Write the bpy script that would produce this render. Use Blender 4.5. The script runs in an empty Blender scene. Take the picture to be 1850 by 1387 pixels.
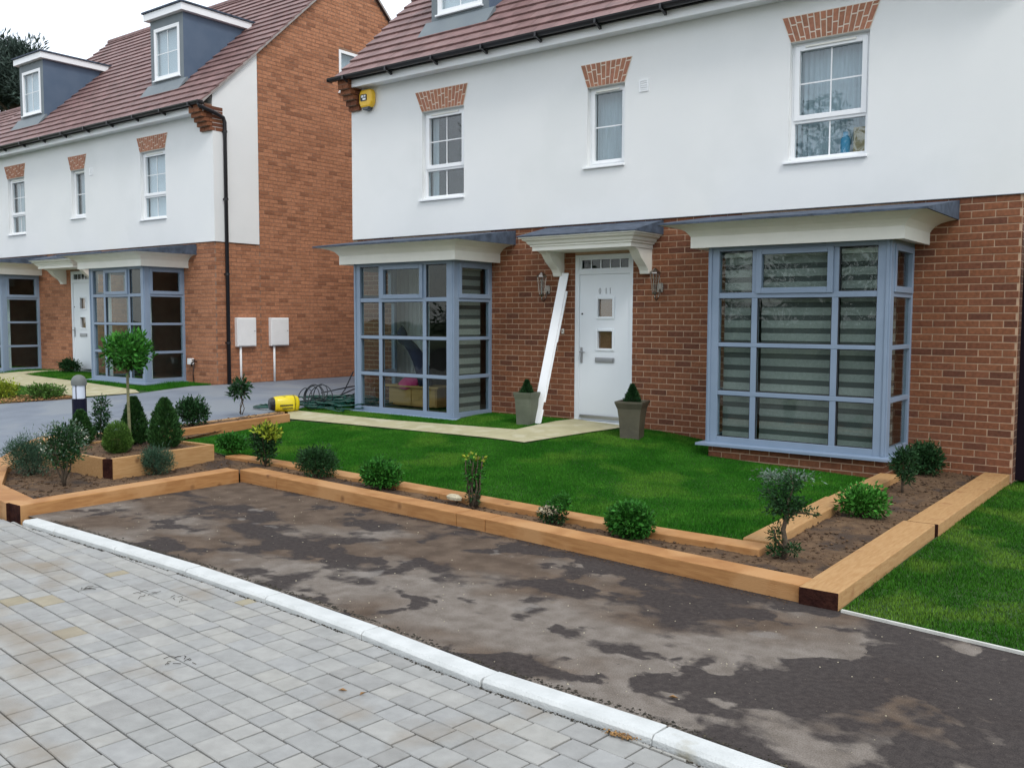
import bpy, bmesh, math, random
import numpy as np
from mathutils import Vector, Matrix, noise
from mathutils.geometry import delaunay_2d_cdt
random.seed(7); np.random.seed(7)
sc = bpy.context.scene
COL = sc.collection
R = math.radians
# ------------------------------------------------------------------ camera
cam_d = bpy.data.cameras.new('camera'); cam = bpy.data.objects.new('camera', cam_d); COL.objects.link(cam)
cam_d.sensor_width = 36; cam_d.lens = 36*1677.3/1850; cam_d.clip_end = 1500; cam_d.clip_start = .1
CAM = Vector((2.010, -10.597, 1.683))
def axes(yaw, pitch, roll):
    Rz = Matrix.Rotation(yaw, 3, 'Z'); Rx = Matrix.Rotation(-pitch, 3, 'X'); Ry = Matrix.Rotation(roll, 3, 'Y')
    return Rz @ Rx @ Ry
M = axes(R(37.275), R(4.036), R(-.1994)) @ Matrix(((1, 0, 0), (0, 0, -1), (0, 1, 0)))
cam.matrix_world = Matrix.Translation(CAM) @ M.to_4x4()
sc.camera = cam
# ------------------------------------------------------------------ world: bright overcast daylight
SUN_EL, SUN_AZ = R(50), R(120)      # azimuth clockwise from +Y: from the right, behind the camera
w = bpy.data.worlds.new('World'); sc.world = w; w.use_nodes = True
nt = w.node_tree; nt.nodes.clear()
sky = nt.nodes.new('ShaderNodeTexSky'); sky.sky_type = 'NISHITA'; sky.sun_disc = False
sky.sun_elevation = SUN_EL; sky.sun_rotation = SUN_AZ
bg1 = nt.nodes.new('ShaderNodeBackground'); bg1.inputs[1].default_value = .06
nt.links.new(sky.outputs[0], bg1.inputs[0])
tc = nt.nodes.new('ShaderNodeTexCoord'); nz = nt.nodes.new('ShaderNodeTexNoise'); nz.inputs['Scale'].default_value = 2.2; nz.inputs['Detail'].default_value = 5
nt.links.new(tc.outputs['Generated'], nz.inputs['Vector'])
rp = nt.nodes.new('ShaderNodeValToRGB'); rp.color_ramp.elements[0].position = .3; rp.color_ramp.elements[0].color = (.80, .86, .92, 1)
rp.color_ramp.elements[1].position = .7; rp.color_ramp.elements[1].color = (1, 1, 1, 1)
nt.links.new(nz.outputs['Fac'], rp.inputs[0])
bg2 = nt.nodes.new('ShaderNodeBackground'); bg2.inputs[1].default_value = 1.18
nt.links.new(rp.outputs[0], bg2.inputs[0])
ad = nt.nodes.new('ShaderNodeAddShader'); nt.links.new(bg1.outputs[0], ad.inputs[0]); nt.links.new(bg2.outputs[0], ad.inputs[1])
wo = nt.nodes.new('ShaderNodeOutputWorld'); nt.links.new(ad.outputs[0], wo.inputs[0])
sun_d = bpy.data.lights.new('sun', 'SUN'); sun_d.energy = 1.2; sun_d.angle = R(14); sun_d.color = (1, .96, .9)
sun = bpy.data.objects.new('sun', sun_d); COL.objects.link(sun)
sd = Vector((math.sin(SUN_AZ)*math.cos(SUN_EL), math.cos(SUN_AZ)*math.cos(SUN_EL), math.sin(SUN_EL)))
sun.rotation_euler = sd.to_track_quat('Z', 'Y').to_euler(); sun.location = (20, -20, 25)
sc.view_settings.view_transform = 'Standard'; sc.view_settings.look = 'None'
sc.view_settings.exposure = .10; sc.view_settings.gamma = 1; sc.view_settings.use_curve_mapping = False
sc.render.engine = 'CYCLES'; sc.cycles.max_bounces = 8; sc.cycles.transparent_max_bounces = 16; sc.cycles.caustics_reflective = False

# ------------------------------------------------------------------ materials
MATS = {}
def mat(name, c1, c2=None, scale=6, rough=.7, bump=0, bscale=80, island=0, detail=4, stretch=None, spec=.5, metal=0, c3=None, s3=1.5, t3=.55, knots=False):
    """principled material: noise mix of c1/c2, optional broad patches of c3, bump, per-piece brightness variation"""
    m = bpy.data.materials.new(name); m.use_nodes = True; t = m.node_tree; n = t.nodes; L = t.links
    b = n['Principled BSDF']; b.inputs['Roughness'].default_value = rough; b.inputs['Metallic'].default_value = metal
    b.inputs['Specular IOR Level'].default_value = spec
    g = n.new('ShaderNodeNewGeometry'); pos = g.outputs['Position']
    if stretch:
        mp = n.new('ShaderNodeMapping'); mp.inputs['Scale'].default_value = stretch; L.new(pos, mp.inputs['Vector']); pos = mp.outputs[0]
    col = None
    if c2 is not None:
        a = n.new('ShaderNodeTexNoise'); a.inputs['Scale'].default_value = scale; a.inputs['Detail'].default_value = detail; L.new(pos, a.inputs['Vector'])
        mr = n.new('ShaderNodeMapRange'); mr.inputs[1].default_value = .35; mr.inputs[2].default_value = .65; L.new(a.outputs['Fac'], mr.inputs[0])
        mx = n.new('ShaderNodeMix'); mx.data_type = 'RGBA'; L.new(mr.outputs[0], mx.inputs[0])
        mx.inputs[6].default_value = (*c1, 1); mx.inputs[7].default_value = (*c2, 1); col = mx.outputs[2]
    else:
        rgb = n.new('ShaderNodeRGB'); rgb.outputs[0].default_value = (*c1, 1); col = rgb.outputs[0]
    if c3 is not None:
        a = n.new('ShaderNodeTexNoise'); a.inputs['Scale'].default_value = s3; a.inputs['Detail'].default_value = 5; L.new(g.outputs['Position'], a.inputs['Vector'])
        mr = n.new('ShaderNodeMapRange'); mr.inputs[1].default_value = t3-.04; mr.inputs[2].default_value = t3+.06; L.new(a.outputs['Fac'], mr.inputs[0])
        mx = n.new('ShaderNodeMix'); mx.data_type = 'RGBA'; L.new(mr.outputs[0], mx.inputs[0]); L.new(col, mx.inputs[6]); mx.inputs[7].default_value = (*c3, 1); col = mx.outputs[2]
    if knots:
        v = n.new('ShaderNodeTexVoronoi'); v.inputs['Scale'].default_value = 2.6; v.inputs['Randomness'].default_value = 1; L.new(g.outputs['Position'], v.inputs['Vector'])
        mr = n.new('ShaderNodeMapRange'); mr.inputs[1].default_value = .03; mr.inputs[2].default_value = .10; mr.inputs[3].default_value = .85; mr.inputs[4].default_value = 0; L.new(v.outputs['Distance'], mr.inputs[0])
        mx = n.new('ShaderNodeMix'); mx.data_type = 'RGBA'; L.new(mr.outputs[0], mx.inputs[0]); L.new(col, mx.inputs[6]); mx.inputs[7].default_value = (c2[0]*.45, c2[1]*.38, c2[2]*.35, 1); col = mx.outputs[2]
    if island:
        oi = n.new('ShaderNodeObjectInfo')
        ad = n.new('ShaderNodeMath'); L.new(g.outputs['Random Per Island'], ad.inputs[0]); L.new(oi.outputs['Random'], ad.inputs[1])
        fr = n.new('ShaderNodeMath'); fr.operation = 'FRACT'; L.new(ad.outputs[0], fr.inputs[0])
        mr = n.new('ShaderNodeMapRange'); mr.inputs[3].default_value = 1-island; mr.inputs[4].default_value = 1+island; L.new(fr.outputs[0], mr.inputs[0])
        hs = n.new('ShaderNodeHueSaturation'); L.new(mr.outputs[0], hs.inputs['Value']); L.new(col, hs.inputs['Color']); col = hs.outputs[0]
    L.new(col, b.inputs['Base Color'])
    if bump:
        a = n.new('ShaderNodeTexNoise'); a.inputs['Scale'].default_value = bscale; a.inputs['Detail'].default_value = 4; L.new(pos, a.inputs['Vector'])
        bp = n.new('ShaderNodeBump'); bp.inputs['Strength'].default_value = bump; bp.inputs['Distance'].default_value = .01
        L.new(a.outputs['Fac'], bp.inputs['Height']); L.new(bp.outputs[0], b.inputs['Normal'])
    MATS[name] = m
    return m

def ramp_mat(name, stops, rough=.85, bump=.5, bscale=120, mottle=.25, mscale=25, patch=None, spec=.3):
    """each piece (brick, tile, paver) takes its own colour from a ramp, plus mottling and optional stain patches"""
    m = bpy.data.materials.new(name); m.use_nodes = True; t = m.node_tree; n = t.nodes; L = t.links
    b = n['Principled BSDF']; b.inputs['Roughness'].default_value = rough; b.inputs['Specular IOR Level'].default_value = spec
    g = n.new('ShaderNodeNewGeometry'); oi = n.new('ShaderNodeObjectInfo')
    ad = n.new('ShaderNodeMath'); L.new(g.outputs['Random Per Island'], ad.inputs[0]); L.new(oi.outputs['Random'], ad.inputs[1])
    fr = n.new('ShaderNodeMath'); fr.operation = 'FRACT'; L.new(ad.outputs[0], fr.inputs[0])
    r = n.new('ShaderNodeValToRGB'); e = r.color_ramp.elements
    while len(e) > 1: e.remove(e[-1])
    e[0].position = stops[0][0]; e[0].color = (*stops[0][1], 1)
    for p, c in stops[1:]:
        q = e.new(p); q.color = (*c, 1)
    L.new(fr.outputs[0], r.inputs[0])
    a = n.new('ShaderNodeTexNoise'); a.inputs['Scale'].default_value = mscale; a.inputs['Detail'].default_value = 5; L.new(g.outputs['Position'], a.inputs['Vector'])
    mr = n.new('ShaderNodeMapRange'); mr.inputs[1].default_value = .3; mr.inputs[2].default_value = .7; mr.inputs[3].default_value = 1-mottle; mr.inputs[4].default_value = 1+mottle; L.new(a.outputs['Fac'], mr.inputs[0])
    hs = n.new('ShaderNodeHueSaturation'); L.new(mr.outputs[0], hs.inputs['Value']); L.new(r.outputs[0], hs.inputs['Color']); col = hs.outputs[0]
    if patch:
        pc, ps, pt = patch
        a2 = n.new('ShaderNodeTexNoise'); a2.inputs['Scale'].default_value = ps; a2.inputs['Detail'].default_value = 6; L.new(g.outputs['Position'], a2.inputs['Vector'])
        m2 = n.new('ShaderNodeMapRange'); m2.inputs[1].default_value = pt; m2.inputs[2].default_value = pt+.15; m2.inputs[4].default_value = .8; L.new(a2.outputs['Fac'], m2.inputs[0])
        mx = n.new('ShaderNodeMix'); mx.data_type = 'RGBA'; L.new(m2.outputs[0], mx.inputs[0]); L.new(col, mx.inputs[6]); mx.inputs[7].default_value = (*pc, 1); col = mx.outputs[2]
    L.new(col, b.inputs['Base Color'])
    bn = n.new('ShaderNodeTexNoise'); bn.inputs['Scale'].default_value = bscale; bn.inputs['Detail'].default_value = 4; L.new(g.outputs['Position'], bn.inputs['Vector'])
    bp = n.new('ShaderNodeBump'); bp.inputs['Strength'].default_value = bump; bp.inputs['Distance'].default_value = .006
    L.new(bn.outputs['Fac'], bp.inputs['Height']); L.new(bp.outputs[0], b.inputs['Normal'])
    MATS[name] = m
    return m

def glass_mat(name, tint, f0=.05):
    m = bpy.data.materials.new(name); m.use_nodes = True; t = m.node_tree; n = t.nodes; L = t.links
    n.remove(n['Principled BSDF'])
    tr = n.new('ShaderNodeBsdfTransparent'); tr.inputs[0].default_value = (*tint, 1)
    gl = n.new('ShaderNodeBsdfGlossy'); gl.inputs['Roughness'].default_value = .01
    lw = n.new('ShaderNodeLayerWeight'); lw.inputs[0].default_value = .5
    p = n.new('ShaderNodeMath'); p.operation = 'POWER'; p.inputs[1].default_value = 5; L.new(lw.outputs['Facing'], p.inputs[0])
    ml = n.new('ShaderNodeMath'); ml.operation = 'MULTIPLY_ADD'; ml.inputs[1].default_value = 1-f0; ml.inputs[2].default_value = f0; L.new(p.outputs[0], ml.inputs[0])
    mx = n.new('ShaderNodeMixShader'); L.new(ml.outputs[0], mx.inputs[0]); L.new(tr.outputs[0], mx.inputs[1]); L.new(gl.outputs[0], mx.inputs[2])
    g = n.new('ShaderNodeNewGeometry'); a = n.new('ShaderNodeTexNoise'); a.inputs['Scale'].default_value = 1.7; L.new(g.outputs['Position'], a.inputs['Vector'])
    bp = n.new('ShaderNodeBump'); bp.inputs['Strength'].default_value = .12; bp.inputs['Distance'].default_value = .02; L.new(a.outputs['Fac'], bp.inputs['Height']); L.new(bp.outputs[0], gl.inputs['Normal'])
    L.new(mx.outputs[0], n['Material Output'].inputs[0])
    MATS[name] = m
    return m

BRICK = [(0, (.125, .048, .028)), (.08, (.150, .058, .033)), (.2, (.180, .068, .035)), (.5, (.212, .080, .038)), (.8, (.240, .096, .047)), (1, (.180, .068, .037))]
ramp_mat('brick_red', BRICK, mottle=.22, mscale=30)
ramp_mat('brick_orange', [(0, (.30, .13, .072)), (.1, (.22, .095, .06)), (.3, (.40, .18, .098)), (.7, (.47, .215, .118)), (1, (.42, .20, .12))], mottle=.15)
ramp_mat('brick_arch', [(0, (.34, .16, .10)), (.5, (.44, .20, .12)), (1, (.38, .17, .11))], mottle=.15)
mat('mortar', (.52, .36, .245), (.40, .27, .18), rough=.95, bump=.4)
mat('mortar_dark', (.30, .19, .13), (.22, .13, .09), rough=.95, bump=.4)
mat('mortar_pale', (.78, .68, .58), (.68, .60, .50), rough=.95)
mat('white_render', (.81, .825, .82), (.79, .808, .806), scale=1.2, rough=.9, bump=.3, bscale=260, c3=(.77, .79, .785), s3=.7, t3=.56)
mat('white_paint', (.87, .89, .90), (.85, .87, .89), scale=3, rough=.35)
mat('cream_paint', (.83, .83, .76), (.79, .79, .72), scale=4, rough=.45)
mat('blue_grey_frame', (.225, .295, .395), (.21, .28, .375), scale=5, rough=.4)
mat('lead', (.045, .058, .080), (.085, .108, .15), scale=9, rough=.75, spec=.2, bump=.25, bscale=20)
mat('dormer_lead', (.075, .115, .175), (.09, .13, .19), scale=3, rough=.6)
mat('dormer_front', (.17, .20, .215), (.15, .18, .20), scale=4, rough=.6)
mat('black_plastic', (.012, .012, .015), rough=.35)
mat('gasket', (.02, .02, .022), rough=.6)
ramp_mat('roof_tile', [(0, (.165, .095, .088)), (.4, (.205, .120, .114)), (.75, (.23, .138, .130)), (1, (.18, .100, .093))], rough=.6, bump=.35, bscale=60, mottle=.22, mscale=6, spec=.5)
mat('roof_under', (.05, .035, .035), rough=.9)
mat('verge_grey', (.36, .33, .31), (.28, .25, .24), scale=8, rough=.9)
mat('soffit', (.5, .5, .5), rough=.7)
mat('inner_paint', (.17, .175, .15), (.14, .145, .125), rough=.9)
mat('inner_floor', (.20, .13, .08), (.16, .10, .06), rough=.5)
mat('door_white', (.74, .79, .83), (.72, .77, .81), scale=2, rough=.35, bump=.05, bscale=150)
mat('chrome', (.30, .27, .24), rough=.25, metal=1)
mat('steel', (.45, .46, .48), rough=.35, metal=1)
mat('brown_blind', (.30, .14, .055), rough=.8)
mat('blind_fabric', (.40, .41, .38), (.34, .35, .325), scale=30, rough=.95)
mat('blind_sheer', (.11, .115, .11), rough=.95)
mat('net_curtain', (.62, .68, .70), (.50, .56, .58), scale=7, rough=.95, stretch=(5, 5, .3))
mat('drape_sky_white', (.85, .88, .90), rough=.9)  # white for drapes and for panels painting sky reflection behind upper panes
glass_mat('glass', (.84, .89, .88), .032)
glass_mat('glass_upper', (.86, .91, .93), .085)
mat('timber', (.43, .215, .074), (.33, .15, .046), scale=5, rough=.75, bump=.35, bscale=35, detail=7, stretch=(1, 1, 9), c3=(.45, .24, .095), s3=2.2, t3=.54, knots=True)
mat('timber_y', (.45, .265, .110), (.38, .205, .075), scale=7, rough=.75, stretch=(9, 1.2, 9), bump=.3, bscale=35, detail=7, c3=(.30, .14, .05), s3=5, t3=.66, knots=True)
mat('end_grain', (.022, .008, .007), (.045, .017, .012), scale=20, rough=.9, bump=.8, bscale=60, spec=.08)
mat('soil', (.088, .048, .022), (.145, .086, .043), scale=14, rough=1, bump=1, bscale=90, c3=(.052, .032, .020), s3=3, t3=.56)
mat('clod', (.13, .078, .040), (.060, .034, .018), scale=20, rough=1, island=.4)
mat('lawn_base', (.018, .05, .008), (.03, .075, .012), scale=5, rough=1)
mat('path_slab', (.46, .425, .26), (.39, .36, .215), scale=3, rough=.9, bump=.3, bscale=120, c3=(.49, .46, .31), s3=5)
mat('drive_tarmac', (.195, .225, .265), (.165, .19, .23), scale=2.5, rough=.85, bump=.5, bscale=180, c3=(.22, .245, .27), s3=.9)
mat('kerb_concrete', (.60, .62, .61), (.52, .54, .53), scale=7, rough=.9, bump=.5, bscale=90, c3=(.36, .34, .27), s3=4, t3=.68)
mat('joint_sand', (.022, .02, .017), (.04, .036, .03), scale=30, rough=1)
mat('ground', (.09, .11, .05), (.06, .09, .03), scale=1, rough=1)
ramp_mat('paver', [(0, (.27, .268, .255)), (.25, (.315, .318, .310)), (.5, (.29, .292, .280)), (.78, (.335, .333, .315)), (.985, (.33, .325, .30)), (.99, (.30, .26, .18)), (1, (.31, .28, .20))],
         rough=.8, bump=.35, bscale=150, mottle=.10, mscale=14, patch=((.23, .19, .14), 1.5, .56))
mat('pot_glaze', (.115, .105, .070), (.075, .07, .048), scale=5, rough=.5, bump=.3, bscale=25)
mat('pot_grey', (.125, .14, .10), (.09, .105, .07), scale=4, rough=.6, bump=.3, bscale=25)
mat('yellow_plastic', (.75, .60, .02), rough=.3)
mat('alarm_yellow', (.85, .52, .03), rough=.35)
mat('dark_plastic', (.05, .06, .075), rough=.3)
mat('hose_green', (.006, .06, .045), rough=.35)
mat('cable_black', (.010, .016, .024), rough=.4)
mat('meter_white', (.86, .87, .87), (.82, .83, .83), scale=5, rough=.45)
mat('bollard_black', (.006, .007, .02), rough=.5, spec=.15)
mat('bollard_dome', (.13, .145, .14), rough=.6)
mat('bollard_lens', (.62, .68, .78), rough=.25)
mat('wood_furniture', (.55, .33, .11), (.48, .28, .09), scale=3, rough=.5, stretch=(1, 1, 8))
mat('navy_fabric', (.012, .02, .06), rough=.9)
mat('pink_fabric', (.55, .05, .18), rough=.9)
mat('blue_item', (.08, .35, .55), rough=.4)
mat('tan_item', (.50, .37, .20), rough=.7)
mat('bark', (.10, .075, .05), (.06, .045, .03), scale=30, rough=.9, bump=.6)
mat('bark_green', (.20, .20, .10), (.14, .13, .07), scale=30, rough=.8, bump=.4)
mat('dry_leaf', (.30, .17, .06), (.22, .11, .04), rough=.8, island=.4)
mat('white_flower', (.75, .72, .60), rough=.7)
mat('stone_pale', (.55, .50, .36), (.45, .40, .28), scale=20, rough=.9, bump=.6, island=.2)
mat('debris', (.03, .028, .022), (.06, .05, .035), scale=40, rough=1, island=.4)
mat('edging', (.62, .62, .58), (.50, .50, .46), scale=10, rough=.9)
mat('gate_dark', (.010, .006, .010), rough=.8, spec=.08)
for nm, a, b_ in [('leaf_dark', (.012, .045, .014), (.022, .070, .020)), ('leaf_mid', (.018, .105, .012), (.040, .165, .02)), ('leaf_bright', (.035, .16, .015), (.06, .22, .03)),
                 ('leaf_blue', (.030, .075, .045), (.055, .11, .065)), ('leaf_yellow', (.30, .34, .03), (.16, .24, .02)), ('leaf_cone', (.020, .070, .018), (.040, .105, .026)), ('leaf_fresh', (.05, .12, .02), (.085, .17, .03)), ('leaf_pine_hazy', (.07, .10, .085), (.05, .08, .065)), ('leaf_silver', (.09, .14, .11), (.14, .19, .14))]:
    mat(nm, a, b_, scale=25, rough=.6, island=.5, spec=.2)

def grass_mat(name):
    m = mat(name, (.020, .120, .006), (.042, .175, .013), scale=2.2, rough=.7, island=.5, spec=.12, c3=(.075, .20, .018), s3=1.1, t3=.56, detail=6)
    return m
grass_mat('grass_blade')
mat('grass_right', (.022, .105, .006), (.040, .145, .010), scale=2.5, rough=.7, island=.5, spec=.12, c3=(.10, .205, .022), s3=1.5, t3=.53, detail=6)

def tarmac_mat():
    m = bpy.data.materials.new('front_tarmac'); m.use_nodes = True; t = m.node_tree; n = t.nodes; L = t.links
    b = n['Principled BSDF']; b.inputs['Roughness'].default_value = .9; b.inputs['Specular IOR Level'].default_value = .15
    g = n.new('ShaderNodeNewGeometry'); pos = g.outputs['Position']
    def noi(s, d=6, dist=0, st=(1, 1, 1)):
        mp = n.new('ShaderNodeMapping'); mp.inputs['Scale'].default_value = st; L.new(pos, mp.inputs['Vector'])
        a = n.new('ShaderNodeTexNoise'); a.inputs['Scale'].default_value = s; a.inputs['Detail'].default_value = d; a.inputs['Distortion'].default_value = dist; L.new(mp.outputs[0], a.inputs['Vector']); return a.outputs['Fac']
    def rng(x, lo, hi, a=0, c=1):
        r = n.new('ShaderNodeMapRange'); r.inputs[1].default_value = lo; r.inputs[2].default_value = hi; r.inputs[3].default_value = a; r.inputs[4].default_value = c; L.new(x, r.inputs[0]); return r.outputs[0]
    def mix(f, a, c):
        x = n.new('ShaderNodeMix'); x.data_type = 'RGBA'; L.new(f, x.inputs[0])
        for i, v in ((6, a), (7, c)):
            if isinstance(v, tuple): x.inputs[i].default_value = (*v, 1)
            else: L.new(v, x.inputs[i])
        return x.outputs[2]
    def math_(op, a, c):
        x = n.new('ShaderNodeMath'); x.operation = op
        for i, v in enumerate((a, c)):
            if isinstance(v, (int, float)): x.inputs[i].default_value = v
            else: L.new(v, x.inputs[i])
        return x.outputs[0]
    sp = n.new('ShaderNodeSeparateXYZ'); L.new(pos, sp.inputs[0])
    # brown dried-mud film towards the timber and the far end, grey dust towards the kerb, dark bare tarmac towards the right
    gx = rng(sp.outputs[0], -5.5, 1.6)                       # 0 far-left .. 1 right
    kd = rng(math_('ADD', sp.outputs[1], math_('MULTIPLY', sp.outputs[0], .06)), -7.35, -5.0)   # 0 kerb .. 1 timber
    dust = mix(rng(noi(9, 9), .35, .65), (.150, .128, .108), (.215, .188, .163))
    brown = mix(rng(noi(6, 8), .35, .65), (.082, .059, .043), (.130, .096, .071))
    dark = mix(rng(noi(30, 5), .3, .7), (.030, .025, .025), (.056, .047, .044))
    n1 = noi(1.35, 12, .25, (1, 1.5, 1)); n2 = noi(.9, 10, .2, (1, 1.3, 1)); n3 = noi(5.0, 12, .2)
    f_brown = math_('ADD', math_('MULTIPLY', n2, 1.0), math_('SUBTRACT', math_('MULTIPLY', kd, .22), math_('MULTIPLY', gx, .17)))
    c = mix(rng(f_brown, .43, .57), dust, brown)
    f_dark = math_('ADD', math_('ADD', n1, math_('MULTIPLY', math_('SUBTRACT', n3, .5), .5)), math_('ADD', math_('MULTIPLY', gx, .15), math_('MULTIPLY', kd, .05)))
    def spot(x, y, r, amt, sq=1.6):
        mp = n.new('ShaderNodeMapping'); mp.vector_type = 'POINT'; mp.inputs['Location'].default_value = (-x, -y*sq, 0); mp.inputs['Scale'].default_value = (1, sq, 0); L.new(pos, mp.inputs['Vector'])
        le = n.new('ShaderNodeVectorMath'); le.operation = 'LENGTH'; L.new(mp.outputs[0], le.inputs[0]); return rng(le.outputs['Value'], 0, r, amt, 0)
    for a_ in ((-1.6, -6.85, 1.3, -.16), (-.1, -6.5, 1.1, -.10), (-5.2, -5.2, .9, -.12), (-4.3, -6.3, 1.3, .10), (1.7, -6.4, 1.6, .12), (-2.6, -5.6, 1.2, -.05), (.55, -5.6, .8, -.08), (.9, -6.9, .7, -.10), (.2, -5.75, .6, -.08), (2.2, -6.0, .8, -.10)):
        f_dark = math_('ADD', f_dark, spot(*a_))
    soft = rng(noi(1.1, 3), .4, .6, .03, .10)
    sub = math_('SUBTRACT', f_dark, .60); dv = n.new('ShaderNodeMath'); dv.operation = 'DIVIDE'; L.new(sub, dv.inputs[0]); L.new(soft, dv.inputs[1])
    c = mix(rng(dv.outputs[0], -.5, .5, 0, .93), c, dark)
    n4 = noi(2.3, 8, .2)
    c = mix(rng(n4, .665, .70, 0, .5), c, (.24, .22, .20))
    n5 = noi(1.7, 6); c = mix(rng(n5, .70, .76, 0, .6), c, (.16, .105, .06))
    gn = n.new('ShaderNodeHueSaturation'); L.new(rng(noi(150, 2), .3, .7, .72, 1.28), gn.inputs['Value']); L.new(c, gn.inputs['Color']); c = gn.outputs[0]
    L.new(c, b.inputs['Base Color'])
    v = noi(230, 3); bp = n.new('ShaderNodeBump'); bp.inputs['Strength'].default_value = .6; bp.inputs['Distance'].default_value = .006; L.new(v, bp.inputs['Height']); L.new(bp.outputs[0], b.inputs['Normal'])
    MATS['front_tarmac'] = m
tarmac_mat()

# ------------------------------------------------------------------ builders
def props(o, label=None, category=None, group=None, kind=None):
    if label: o['label'] = label
    if category: o['category'] = category
    if group: o['group'] = group
    if kind: o['kind'] = kind
    return o
def empty(name, loc=(0, 0, 0), label=None, category=None, group=None, rotz=0):
    o = bpy.data.objects.new(name, None); COL.objects.link(o); o.location = loc; o.rotation_euler = (0, 0, rotz); o.empty_display_size = .1
    return props(o, label, category, group)
class MB:
    def __init__(s): s.v = []; s.f = []; s.mi = []; s.m = 0
    def face(s, pts):
        k = len(s.v); s.v += [tuple(p) for p in pts]; s.f.append(tuple(range(k, k+len(pts)))); s.mi.append(s.m)
    def box(s, x0, x1, y0, y1, z0, z1, skip=''):
        if x0 > x1: x0, x1 = x1, x0
        if y0 > y1: y0, y1 = y1, y0
        if z0 > z1: z0, z1 = z1, z0
        k = len(s.v); s.v += [(x0, y0, z0), (x1, y0, z0), (x1, y1, z0), (x0, y1, z0), (x0, y0, z1), (x1, y0, z1), (x1, y1, z1), (x0, y1, z1)]
        F = {'b': (3, 2, 1, 0), 't': (4, 5, 6, 7), 'f': (0, 1, 5, 4), 'r': (1, 2, 6, 5), 'k': (2, 3, 7, 6), 'l': (3, 0, 4, 7)}
        for c, q in F.items():
            if c not in skip: s.f.append(tuple(k+i for i in q)); s.mi.append(s.m)
        return s
    def prism(s, poly, axis, a, b):
        """extrude a 2D polygon along axis from a to b"""
        def P(u, v, t): return {'x': (t, u, v), 'y': (u, t, v), 'z': (u, v, t)}[axis]
        k = len(s.v); n = len(poly)
        s.v += [P(u, v, a) for u, v in poly] + [P(u, v, b) for u, v in poly]
        s.f.append(tuple(range(k, k+n))); s.f.append(tuple(range(k+2*n-1, k+n-1, -1))); s.mi += [s.m]*2
        for i in range(n):
            j = (i+1) % n; s.f.append((k+i, k+n+i, k+n+j, k+j)); s.mi.append(s.m)
        return s
    def tube(s, pts, r, seg=8, cap=True):
        pts = [Vector(p) for p in pts]; n = len(pts)
        rr = r if isinstance(r, (list, tuple)) else [r]*n
        k0 = len(s.v); up = Vector((0, 0, 1))
        prev = None
        for i, p in enumerate(pts):
            d = (pts[min(i+1, n-1)]-pts[max(i-1, 0)]); d = d.normalized() if d.length > 1e-9 else Vector((0, 0, 1))
            if prev is None:
                a = d.orthogonal().normalized()
            else:
                a = (prev-d*prev.dot(d)); a = a.normalized() if a.length > 1e-6 else d.orthogonal().normalized()
            prev = a; b = d.cross(a)
            for j in range(seg):
                t = 2*math.pi*j/seg; s.v.append(tuple(p+(a*math.cos(t)+b*math.sin(t))*rr[i]))
        for i in range(n-1):
            for j in range(seg):
                q = (j+1) % seg; s.f.append((k0+i*seg+j, k0+i*seg+q, k0+(i+1)*seg+q, k0+(i+1)*seg+j)); s.mi.append(s.m)
        if cap:
            s.f.append(tuple(k0+j for j in range(seg-1, -1, -1))); s.f.append(tuple(k0+(n-1)*seg+j for j in range(seg))); s.mi += [s.m]*2
        return s
    def lathe(s, prof, cx=0, cy=0, seg=20):
        k0 = len(s.v)
        for r, z in prof:
            for j in range(seg):
                t = 2*math.pi*j/seg; s.v.append((cx+r*math.cos(t), cy+r*math.sin(t), z))
        for i in range(len(prof)-1):
            for j in range(seg):
                q = (j+1) % seg; s.f.append((k0+i*seg+j, k0+i*seg+q, k0+(i+1)*seg+q, k0+(i+1)*seg+j)); s.mi.append(s.m)
        s.f.append(tuple(k0+(len(prof)-1)*seg+j for j in range(seg))); s.mi.append(s.m)
        return s
    def mesh(s, name, mats, smooth=False):
        me = bpy.data.meshes.new(name); me.from_pydata(s.v, [], s.f)
        for m in (mats if isinstance(mats, (list, tuple)) else [mats]): me.materials.append(MATS[m])
        if any(s.mi): me.polygons.foreach_set('material_index', s.mi)
        if smooth: me.polygons.foreach_set('use_smooth', [True]*len(me.polygons))
        me.update(); return me
def link(name, me, parent=None, loc=None, rot=None, **p):
    o = bpy.data.objects.new(name, me); COL.objects.link(o)
    if parent: o.parent = parent
    if loc is not None: o.location = loc
    if rot is not None: o.rotation_euler = rot
    return props(o, **p)
def obj(name, mb, mats, parent=None, loc=None, smooth=False, bevel=0, rot=None, **p):
    o = link(name, mb.mesh(name, mats, smooth), parent, loc, rot, **p)
    if bevel:
        bm = o.modifiers.new('bevel', 'BEVEL'); bm.width = bevel; bm.segments = 2; bm.limit_method = 'ANGLE'
    return o
def npmesh(name, V, F, matname, smooth=False):
    """numpy mesh, all faces the same size"""
    me = bpy.data.meshes.new(name); k = F.shape[1]
    me.vertices.add(len(V)); me.vertices.foreach_set('co', V.astype(np.float32).ravel())
    me.loops.add(F.size); me.loops.foreach_set('vertex_index', F.astype(np.int32).ravel())
    me.polygons.add(len(F)); me.polygons.foreach_set('loop_start', np.arange(0, F.size, k, dtype=np.int32))
    try: me.polygons.foreach_set('loop_total', np.full(len(F), k, dtype=np.int32))
    except Exception: pass
    me.materials.append(MATS[matname]); me.update(calc_edges=True); me.validate()
    return me
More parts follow.
